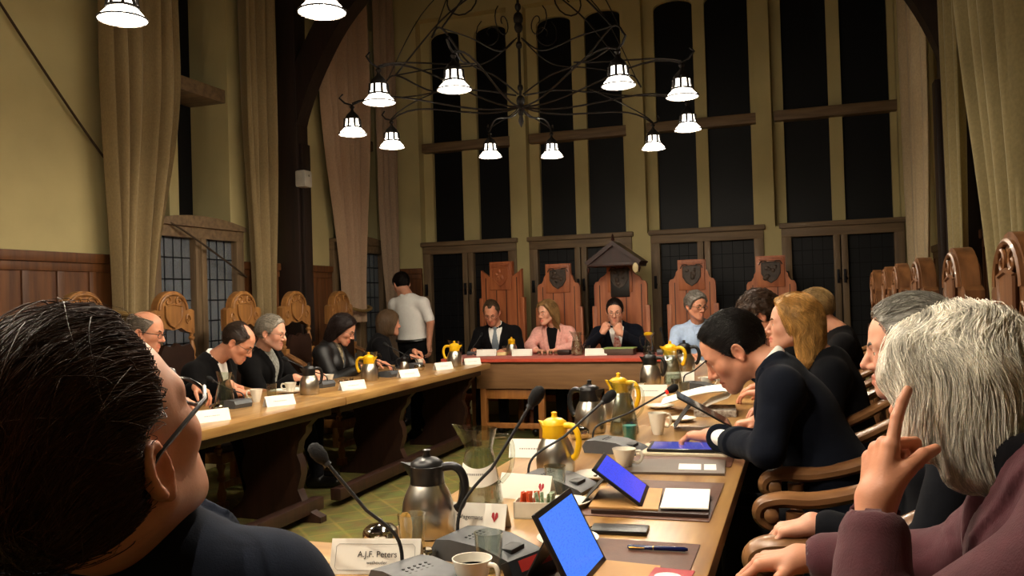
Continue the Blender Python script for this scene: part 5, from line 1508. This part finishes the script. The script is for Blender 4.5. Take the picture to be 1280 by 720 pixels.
    if legs:
        for H0, K, An, sd in kn: gb.rc(H0, K, .07, .05, k=.03)
    V, Fq = gb.mesh(); parts.append((V, Fq, None))
    for k in 'RL':
        S, E, W, H, sd = P[k]
        h2 = hd or max(.0035, hh); g = G(np.minimum(W, W+nrm(H[1])*.2)-.13, np.maximum(W, W+nrm(H[1])*.2)+.13, h2)
        hand_prims(g, W, H[1], H[2], sd, H[3], hsz)
        v = nrm(E-W); Le = np.linalg.norm(E-W)
        if top.get('sleeve', 1.) < 1:
            g = G(np.minimum(np.minimum(W, S), W+nrm(H[1])*.2)-.1, np.maximum(np.maximum(W, S), W+nrm(H[1])*.2)+.1, max(h2, .005)); hand_prims(g, W, H[1], H[2], sd, H[3], hsz)
            g.rc(S, E, .052, .042, k=.02); g.rc(E, W, .043, .027, k=.02)
        else: g.rc(W+nrm(H[1])*.01, W+v*min(.1, Le*.6), .0265*hsz, .03*hsz, k=.02)
        V, Fq = g.mesh(); t = np.ones((len(V), 3))*npv(1.0, .95, .93); parts.append((V, Fq, t))
    V, Fq, T = joinm(parts); npmesh('body', V, Fq, sm, root, T)
    def hp(p): return M@(np.asarray(p, float)*hs)+head
    for sd in (-1, 1):
        mb = MB().ell(tuple(hp((sd*.031, .078, 0))), (.0128*hs,)*3, n=12); e = mb.build('eye', [eyem, irism], root)
        fw = M[:, 1]; c = hp((sd*.031, .078, 0))
        for p in e.data.polygons:
            d = np.array(p.center)-c
            if np.dot(nrm(d), fw) > .86: p.material_index = 1
    gbr = G((-.06, .05, .0), (.06, .12, .05), .003)
    for sd in (-1, 1): gbr.ch([(sd*.014, .100, .020), (sd*.032, .095, .0265), (sd*.05, .079, .021)], [.0035, .0042, .0022], k=.002)
    V, Fq = gbr.mesh(); npmesh('eyebrows', (V*hs)@M.T+head, Fq, hairmat(brow), root, np.ones((len(V), 3)))
    # ---- hair
    if hair is not None:
        if strand is None:
            lng = hair.get('nape', True) is False
            strand = dict(flow=flow_long if lng else flow_back, n=1100, steps=16 if lng else 9, dt=.013 if lng else .009, rad=.0016, seed=int(abs(org[1])*50), lift=(0, .005), jit=.25)
        gh = hair_grid(hair.get('h', hh), hair); V, Fq = gh.mesh(); hm = hairmat(hair['col'], hair.get('rough', .4))
        prt = [(V, Fq, np.ones((len(V), 3))*hair.get('under', 1.))]
        for S_ in ([strand] if isinstance(strand, dict) else strand or []):
            roots = V
            if 'where' in S_: roots = V[S_['where'](V)]
            prt.append(strands(gh, roots, S_['flow'], S_['n'], S_['steps'], S_['dt'], S_['rad'], S_.get('seed', 1), S_.get('lift', (0, .004)), S_.get('taper', .4), S_.get('jit', .2), S_.get('flare', 0.)))
        V, Fq, T = joinm(prt)
        npmesh('hair', (V*hs)@M.T+head, Fq, hm, root, T)
    if headkw.get('beard') : pass
    if glasses:
        mb = MB(); w = .0012 if glasses == 'steel' else .002
        for sd in (-1, 1):
            c = [hp((sd*.033+.023*math.cos(a), .107-.006*abs(math.cos(a)*.5+.5*sd*1), -.003+.016*math.sin(a))) for a in np.linspace(0, 2*math.pi, 17)]
            mb.tube(c, w*hs, 6, cap=False)
            mb.tube([hp((sd*.056, .103, .004)), hp((sd*.074, .08, .006)), hp((sd*.083, .0, .006)), hp((sd*.083, -.016, .002)), hp((sd*.081, -.03, -.02))], (w*1.1)*hs, 6, flat=1.)
        mb.tube([hp((-.011, .107, .003)), hp((0, .112, .006)), hp((.011, .107, .003))], w*hs, 6)
        gl_ = mb.build('glasses', frames_steel if glasses == 'steel' else frames_dark, root)
    if extra: extra(root, dict(hp=hp, M=M, head=head, neck=neck, hip=hip, r=r, f=f, s=s, P=P, A=A, org=org, torso=torso, lo=lo, hi=hi))
    return root
# ------------------------------------------------------------------ the people
navy = cloth_m('#0f131d', 'suit wool'); black = cloth_m('#0b0a0b', 'black wool'); char = cloth_m('#100f11', 'charcoal wool')
white = cloth_m('#efede8', 'white cotton', rough=.8, sheen=0, var=.03); pink = cloth_m('#e0a59a', 'pink blazer cloth'); lblue = cloth_m('#a9bddb', 'light blue cotton', var=.08)
maroon = pm('maroon corduroy', '#4a1d26', rough=.85, var=.12, scale=40, sheen=.12, bump=.3, bscale=500, bstretch=(1, 1, .15))
blacktop = cloth_m('#0e0d0f', 'black knit'); leatherj = pm('black leather jacket', '#0c0b0c', rough=.5, var=.2, scale=30, bump=.4, bscale=60)
greysh = cloth_m('#8f8f88', 'grey checked shirt', var=.35); redtie = pm('red striped tie', '#b03428', rough=.5, var=.2, scale=40, col2='#d8c8b8'); greytie = pm('grey tie', '#6f7c86', rough=.5)
S1, S2, S3 = '#cf967a', '#c98d70', '#d39c82'
SUIT = lambda m, V=(.34, .075): dict(mat=m, V=V, off=.014)
SHIRT = lambda m: dict(mat=m)
short = dict(t=.010, noise=.004)
def st(col, **k): d = dict(short, col=col); d.update(k); return d
DN = (0, 0, -1)
# --- far head table
person('man in a dark suit and grey tie at the head table, head bowed', (-3.06, 8.58, .55), (-3.06, 8.46, 1.06), (-3.075, 8.36, 1.215), (190, 28, 0), 186,
       ((-3.22, 8.20, .83), (.1, -1, -.1), (.5, 0, -1), 'curl'), ((-2.86, 8.20, .83), (-.1, -1, -.1), (-.5, 0, -1), 'curl'),
       SUIT(char), st('#4a3a2a', sub=[((.045, .085, .10), (.03, .05, .035))]), S2, SHIRT(white), greytie, glasses='steel', hb=.010, hh=.005)
LONG = dict(t=.014, noise=.005, nape=False, low=-.26, front=(.035, .55), nf=(50, 20, 8),
            add=[('rc', (.066, -.02, .03), (.078, -.03, -.17), .032, .03), ('ell', (0, -.07, -.06), (.085, .055, .13)), ('rc', (.05, .05, .09), (.078, .012, -.02), .018, .016)], ears=False)
person('woman in a pale pink blazer over a black top at the head table, looking aside', (-2.45, 8.6, .55), (-2.44, 8.47, 1.045), (-2.47, 8.38, 1.20), (150, 6, 0), 186,
       ((-2.55, 8.20, .825), (.75, -.5, -.05), (.3, 0, -1), 'rest'), ((-2.33, 8.22, .825), (-.8, -.4, 0), (0, 0, -1), 'rest'),
       dict(mat=pink, V=(.36, .06), off=.012), dict(LONG, col='#8a6a42'), S3, dict(mat=blacktop, name='top', collar=False, cuff=False), None, fem=True, hb=.010, hh=.005,
       elbows=((-2.68, 8.42, .86), (-2.20, 8.42, .86)), brow='#5a4028')
person('man in navy suit and red striped tie, both hands raised to his mouth', (-1.77, 8.6, .55), (-1.77, 8.46, 1.045), (-1.765, 8.38, 1.195), (188, 10, 0), 188,
       ((-1.86, 8.20, .99), (.45, -.1, .75), (.4, 1, 0), 'fist'), ((-1.68, 8.20, .98), (-.35, -.1, .8), (-.4, 1, 0), 'fist'),
       SUIT(cloth_m('#0d101a', 'dark navy wool')), st('#1d1512', front=(.03, .55)), S3, SHIRT(white), redtie, glasses='steel', hb=.010, hh=.005,
       elbows=((-2.03, 8.32, .85), (-1.47, 8.32, .85)))
person('man in a light blue shirt with curly grey hair and dark glasses, looking aside', (-.92, 8.25, .55), (-.92, 8.12, 1.06), (-.925, 8.04, 1.235), (222, 8, 0), 190,
       ((-.98, 7.72, .805), (.4, -.6, 0), (0, 0, -1), 'rest'), ((-.80, 7.72, .812), (-.6, -.5, 0), (0, 0, -1), 'rest'),
       dict(mat=lblue, V=(.16, .05), off=.012, name='shirt', lapel=False), st('#77716a', t=.02, noise=.012, nf=(60, 60, 60), front=(.03, .6)), S2, dict(mat=lblue, name='collar_band', cuff=False), None, glasses='dark', hb=.010, hh=.005,
       elbows=((-1.14, 7.98, .85), (-.70, 7.98, .87)))
# --- left row, facing into the room
person('bald man in dark glasses and dark jacket, largely hidden behind the nearest dark-haired head', (-3.92, 4.1, .55), (-3.86, 4.12, 1.06), (-3.78, 4.17, 1.215), (-70, 12, 0), -80,
       ((-3.50, 4.05, .83), (.6, .2, -.1), (0, 0, -1), 'rest'), ((-3.58, 4.36, .87), (.8, .15, -.45), (.1, 0, -1), 'drape'),
       SUIT(black), st('#6b6258', sub=[((0, .01, .15), (.085, .13, .10))]), S2, SHIRT(white), None, glasses='dark', hb=.011, hh=.005, headkw=dict(fat=.003))
person('balding man in a dark jacket and open white shirt, leaning low over the left table', (-3.92, 4.72, .55), (-3.72, 4.72, 1.0), (-3.555, 4.76, 1.115), (-72, 34, 0), -84,
       ((-3.42, 4.55, .81), (.4, .85, -.1), (0, 0, -1), 'rest'), ((-3.52, 4.60, .86), (.6, .5, -.3), (.1, 0, -1), 'curl'),
       dict(mat=black, V=(.30, .06), off=.014), st('#3a2e26', sub=[((0, .05, .15), (.06, .09, .09))]), S2, SHIRT(white), None, hb=.009, hh=.0045, glasses='steel', headkw=dict(fat=.004))
person('grey-haired bearded man in glasses and dark jacket on the left row', (-3.94, 5.5, .55), (-3.86, 5.45, 1.01), (-3.75, 5.42, 1.15), (-80, 10, 0), -82,
       ((-3.5, 5.32, .83), (.7, .4, -.1), (0, 0, -1), 'curl'), ((-3.5, 5.62, .83), (.6, -.4, -.1), (0, 0, -1), 'curl'),
       dict(mat=black, V=(.38, .07), off=.014), st('#8d8578', noise=.006, nf=(50, 50, 50), t=.014), S3, dict(mat=greysh), None, hb=.010, hh=.0045, glasses='steel', headkw=dict(stub=.5), brow='#8d8578')
person('woman with dark hair in a black leather jacket and patterned scarf on the left row', (-3.92, 6.42, .55), (-3.85, 6.44, 1.0), (-3.75, 6.46, 1.13), (-76, 26, 0), -85,
       ((-3.48, 6.28, .82), (.7, .4, -.1), (0, 0, -1), 'rest'), ((-3.50, 6.60, .84), (.7, .1, -.1), (0, 0, -1), 'rest'),
       dict(mat=leatherj, off=.016, V=(.2, .05), lapel=False), dict(LONG, col='#1c1210', t=.02, noise=.008), S2, dict(mat=pm('patterned scarf', '#2a2624', rough=.8, scale=45, col2='#a89878', detail=2), name='scarf', cuff=False), None, fem=True, hb=.010, hh=.005, glasses='steel')
BOB = dict(t=.016, noise=.004, nape=False, low=-.2, front=(.045, .5), nf=(50, 20, 10), ears=False,
           add=[('rc', (.068, -.01, .03), (.076, -.005, -.085), .03, .026), ('ell', (0, -.06, -.04), (.085, .06, .105))])
person('person with a brown bob and black sweater, turned away towards the waiter', (-3.92, 7.3, .55), (-3.86, 7.38, 1.0), (-3.80, 7.43, 1.145), (-38, 0, 0), -60,
       ((-3.5, 7.26, .84), (.75, .3, -.1), (0, 0, -1), 'rest'), ((-3.56, 7.46, .88), (.9, .1, -.25), (0, 0, -1), 'curl'),
       dict(mat=blacktop, off=.014, name='sweater'), dict(BOB, col='#5a4632'), S2, None, None, fem=True, hb=.010, hh=.005)
def belt(root, J):
    hip, r, f = J['hip'], J['r'], J['f']
    mb = MB().tube([tuple(hip+npv(0, 0, .045)+(r*math.cos(a)*.183+f*math.sin(a)*.143)) for a in np.linspace(0, 2*math.pi, 25)], .018, 8, cap=False, flat=1)
    mb.build('belt', shoem, root)
person('young waiter in a short-sleeved white shirt and black trousers standing with his back turned', (-4.02, 8.42, .90), (-4.03, 8.36, 1.40), (-4.13, 8.40, 1.545), (48, 26, 0), -8,
       ((-3.80, 8.36, .90), (0, .2, -1), (-1, 0, 0), 'rest'), ((-4.12, 8.66, 1.0), (.8, .5, -.1), (0, 0, -1), 'grip'),
       dict(mat=white, off=.014, name='shirt', sleeve=.5, hem=-.02, neckhole=True, V=(.1, .03), lapel=False), st('#17110e', t=.014), S1, None, None, trousers='#101013', hb=.009, hh=.0045, standing=True,
       elbows=((-3.77, 8.34, 1.13), (-4.30, 8.46, 1.13)), extra=belt, sw=.19)
# --- right row, facing into the room (-X)
person('person with tousled brown hair looking down, half hidden behind the blonde woman', (.14, 4.85, .55), (-.08, 4.87, 1.07), (-.215, 4.9, 1.215), (92, 34, 0), 90,
       ((-.2, 5.05, .82), (-.8, -.2, -.1), (0, 0, -1), 'rest'), ((-.2, 4.7, .82), (-.8, .2, -.1), (0, 0, -1), 'rest'),
       SUIT(black), st('#3b2a1e', t=.022, noise=.014, nf=(55, 55, 55), front=(.04, .6)), S2, SHIRT(white), None, hb=.011, hh=.005)
person('fair-haired person leaning back in black, only a sliver showing behind the blonde woman', (.25, 5.6, .55), (.22, 5.6, 1.08), (.08, 5.62, 1.225), (95, 5, 0), 90,
       ((-.1, 5.8, .80), (-.8, 0, -.1), (0, 0, -1), 'rest'), ((-.1, 5.4, .80), (-.8, 0, -.1), (0, 0, -1), 'rest'),
       dict(mat=blacktop, off=.014, name='sweater'), st('#8f744c', t=.014), S2, None, None, hb=.011, hh=.005)
def flow_long(P): return np.stack([np.sign(P[:, 0])*np.clip(.085-np.abs(P[:, 0]), 0, 1)*9, np.clip(-.02-P[:, 1], -.06, .02)*6-.15, -np.ones(len(P))*(.35+np.clip(.1-P[:, 2], 0, .2)*5)], 1)
BLONDE = dict(t=.02, noise=.005, nape=False, low=-.24, front=(.038, .42), nf=(60, 25, 12), ears=False, col='#b98c4e', under=.85,
              add=[('rc', (.066, -.03, .04), (.076, -.055, -.15), .036, .036), ('ell', (0, -.075, -.06), (.088, .065, .14)), ('rc', (.052, .045, .095), (.079, -.004, .0), .02, .018)])
def blflow(P): return np.stack([np.zeros(len(P)), -.9*np.clip((P[:, 2]+.02)*9, .12, 1), -.35-np.clip(.1-P[:, 2], 0, .2)*5], 1)+.7*np.stack([np.sin(P[:, 2]*50+P[:, 1]*30), np.cos(P[:, 2]*56+P[:, 0]*40), np.zeros(len(P))], 1)
person('blonde woman in black in profile on the right row, gazing to the far left', (.20, 4.05, .55), (.10, 4.06, 1.04), (-.035, 4.06, 1.195), (92, -3, 0), 88,
       ((-.13, 4.25, .81), (-.8, -.2, -.1), (0, 0, -1), 'rest'), ((-.12, 3.9, .81), (-.8, .2, -.1), (0, 0, -1), 'rest'),
       dict(mat=cloth_m('#0b0c11', 'black blue jersey'), off=.018, name='jacket', collar=False), BLONDE, S3, None, None, fem=True, hb=.008, hh=.004, fat=.02, brow='#6a4a28', headkw=dict(fat=.004),
       strand=dict(flow=blflow, n=2600, steps=14, dt=.013, rad=.0011, seed=4, lift=(0, .006), jit=.25))
def manflow(P): return np.stack([P[:, 0]*2, -np.ones(len(P)), .25-np.clip(-P[:, 1], 0, .1)*9-np.clip(.06-P[:, 2], 0, .1)*6], 1)
person('dark-haired man in a navy suit bowed over his tablet on the right row', (.19, 3.12, .55), (-.10, 3.15, 1.075), (-.232, 3.17, 1.14), (94, 34, 0), 88,
       ((-.17, 3.60, .825), (-.9, -.1, -.15), (0, 0, -1), 'curl'), ((-.335, 3.27, .815), (-.92, .38, -.06), (0, 0, -1), 'drape'),
       dict(mat=navy, V=(.34, .075), off=.014, slend=.075), st('#120d0b', t=.011, noise=.002, rough=.3, front=(.022, .55)), S2, SHIRT(white), cloth_m('#202838', 'dark tie'), hb=.006, hh=.003, hd=.0028, fat=.012,
       elbows=((.02, 3.44, .84), (-.12, 2.90, .83)), headkw=dict(stub=.6, fat=.003), brow='#120d0b', sw=.2, hs=1.08,
       strand=dict(flow=manflow, n=3000, steps=12, dt=.008, rad=.0008, seed=5, lift=(0, .003), jit=.15))
person('grey-haired man in a dark suit and blue shirt, mostly hidden behind the white-haired person', (.36, 2.36, .55), (.34, 2.36, 1.06), (.262, 2.35, 1.195), (86, 6, 0), 90,
       ((.10, 2.48, .66), (-.9, -.3, -.1), (0, 0, -1), 'rest'), ((.02, 2.15, .795), (-.9, .05, -.25), (0, 0, -1), 'drape'),
       SUIT(cloth_m('#0e0f14', 'dark suit wool')), st('#8b8880', t=.014, noise=.003), S3, SHIRT(cloth_m('#2b4a8a', 'blue cotton', var=.03)), None, hb=.008, hh=.0035, hd=.003,
       strand=dict(flow=manflow, n=1500, steps=12, dt=.009, rad=.0009, seed=6, lift=(0, .006), jit=.2), brow='#6a6660')
# the white-haired person nearest on the right
WH = dict(t=.014, noise=.006, nape=False, line=False, low=-.25, ears=False, col='#e8e2d4', under=.8, h=.004, nf=(60, 30, 10), rough=.38,
          add=[('rc', (.058, .045, .07), (.076, .058, -.075), .028, .022), ('rc', (.062, -.01, .04), (.080, .0, -.125), .034, .022), ('rc', (.055, -.05, .02), (.064, -.045, -.13), .042, .026), ('ell', (0, -.055, -.04), (.082, .058, .115)),
               ('rc1', (-.02, .072, .088), (-.052, .09, .03), .02, .018), ('rc1', (.02, .072, .088), (.052, .09, .03), .02, .018)],
          sub=[((0, .135, -.05), (.05, .075, .115))])
def wflow(P):
    s = np.sign(P[:, 0]-.012)
    return np.stack([s*np.clip(.09-np.abs(P[:, 0]), 0, .1)*11, np.clip(P[:, 1], -.1, .1)*3*np.clip(P[:, 2]*10, 0, 1)+.0, -(.15+np.clip(.12-P[:, 2], 0, .25)*7)], 1)+.3*np.stack([np.sin(P[:, 2]*26+P[:, 1]*55), np.cos(P[:, 2]*30+P[:, 0]*50), np.zeros(len(P))], 1)
def wscarf(root, J):
    neck, r, f, s = J['neck'], J['r'], J['f'], J['s']
    g = G(neck-.2, neck+.2, .005)
    for k, (rad, z, w) in enumerate(((.070, -.015, .026), (.064, .012, .024))):
        c = [neck+s*z+f*.012+(r*math.cos(a)+f*math.sin(a)*.95)*rad+s*.012*math.sin(a*2+k) for a in np.linspace(0, 2*math.pi, 17)]
        g.ch(c, [w]*17, k=.012)
    g.disp(.008, (30, 30, 60), 4.)
    V, Fq = g.mesh(); npmesh('scarf', V, Fq, cloth_m('#0b0a0e', 'dark scarf'), root)
person('white-haired person in a maroon jacket at near right, chin on one hand', (.42, 1.44, .55), (.35, 1.39, 1.12), (.236, 1.47, 1.193), (64, 8, 0), 82,
       ((-.01, 1.80, .815), (-.98, .0, -.16), (-.15, 0, -1), 'drape'), ((.092, 1.33, 1.035), (.16, .40, .88), (.9, .35, -.2), 'point'),
       dict(mat=maroon, V=(.25, .06), off=.022, lapel=True, slend=.045), WH, '#c48a6c', dict(mat=blacktop, name='top', collar=False, cuff=False), None, hb=.006, hh=.0035, hd=.0022, wrinkle=.008,
       elbows=((.27, 1.74, .84), (.07, 1.22, .82)), sw=.19, hs=.95, extra=wscarf,
       strand=[dict(flow=wflow, n=9000, steps=22, dt=.0112, rad=.00062, seed=8, lift=(-.001, .005), jit=.10, taper=.4, flare=.0),
               dict(flow=wflow, n=500, steps=24, dt=.0125, rad=.0006, seed=9, lift=(.003, .010), jit=.2, taper=.2, flare=-.004)])
# the dark-haired man nearest on the left, seen from behind
def lflow(P): return np.stack([P[:, 0]*3, -np.ones(len(P)), .5-np.clip(-P[:, 1]+.0, -.05, .12)*10-np.clip(.05-P[:, 2], 0, .1)*4], 1)
person('dark-haired man with glasses in a dark blue suit, seen from behind at near left', (-.75, .70, .55), (-.752, .79, 1.097), (-.672, .662, 1.208), (-1, -29, 0), 0,
       ((-.55, 1.16, .80), (-.2, .9, -.1), (0, 0, -1), 'rest'), ((-.98, 1.16, .80), (.2, .9, -.1), (0, 0, -1), 'rest'),
       dict(mat=cloth_m('#1a202e', 'blue grey wool'), V=(.34, .075), off=.014, collar=False), dict(t=.015, noise=.004, col='#3a261b', h=.003, rough=.38, sub=[((.088, .004, -.004), (.032, .032, .040))], front=(.004, .5), low_line=(-.05, .35), nf=(40, 16, 30)), S1, SHIRT(white), None, glasses='dark', hb=.006, hh=.0028, sw=.205, hs=1.087, wrinkle=.0025,
       strand=[dict(flow=lflow, n=6500, steps=18, dt=.011, rad=.0007, seed=12, lift=(0, .004), jit=.10, taper=.4),
               dict(flow=lflow, n=300, steps=18, dt=.011, rad=.0006, seed=13, lift=(.004, .012), jit=.4, taper=.3)], headkw=dict(stub=.25), brow='#1a110d')
# ------------------------------------------------------------------ camera, world, output look
def camera():
    yaw, roll, pitch, f = R(18.76), R(1.7), R(.76), 1060.
    fw = Vector((-math.sin(yaw)*math.cos(pitch), math.cos(yaw)*math.cos(pitch), math.sin(pitch)))
    r0 = Vector((math.cos(yaw), math.sin(yaw), 0)); u0 = r0.cross(fw)
    r = r0*math.cos(roll)-u0*math.sin(roll); u = u0*math.cos(roll)+r0*math.sin(roll)
    cd = bpy.data.cameras.new('camera'); co = bpy.data.objects.new('camera', cd); COL.objects.link(co)
    m = Matrix((r, u, -fw)).transposed().to_4x4(); m.translation = (0, 0, 1.35)
    co.matrix_world = m
    cd.sensor_width = 36; cd.lens = f/1280*36; cd.clip_start = .02; cd.clip_end = 100
    SC.camera = co
camera()
w = bpy.data.worlds.new('night sky'); SC.world = w; w.use_nodes = True
N = w.node_tree.nodes; L = w.node_tree.links; bg = N['Background']
tc = N.new('ShaderNodeTexCoord'); sx = N.new('ShaderNodeSeparateXYZ'); L.new(tc.outputs['Generated'], sx.inputs[0])
rp = N.new('ShaderNodeMapRange'); rp.inputs['From Min'].default_value = .3; rp.inputs['From Max'].default_value = -1
L.new(sx.outputs['X'], rp.inputs['Value'])
cr = N.new('ShaderNodeValToRGB'); cr.color_ramp.elements[0].color = (.003, .003, .005, 1); cr.color_ramp.elements[1].color = (.055, .062, .085, 1)
L.new(rp.outputs['Result'], cr.inputs['Fac']); L.new(cr.outputs['Color'], bg.inputs['Color']); bg.inputs['Strength'].default_value = 1
vs = SC.view_settings; vs.view_transform = 'Standard'; vs.look = 'None'; vs.gamma = 1; vs.use_curve_mapping = False; vs.exposure = EXPO
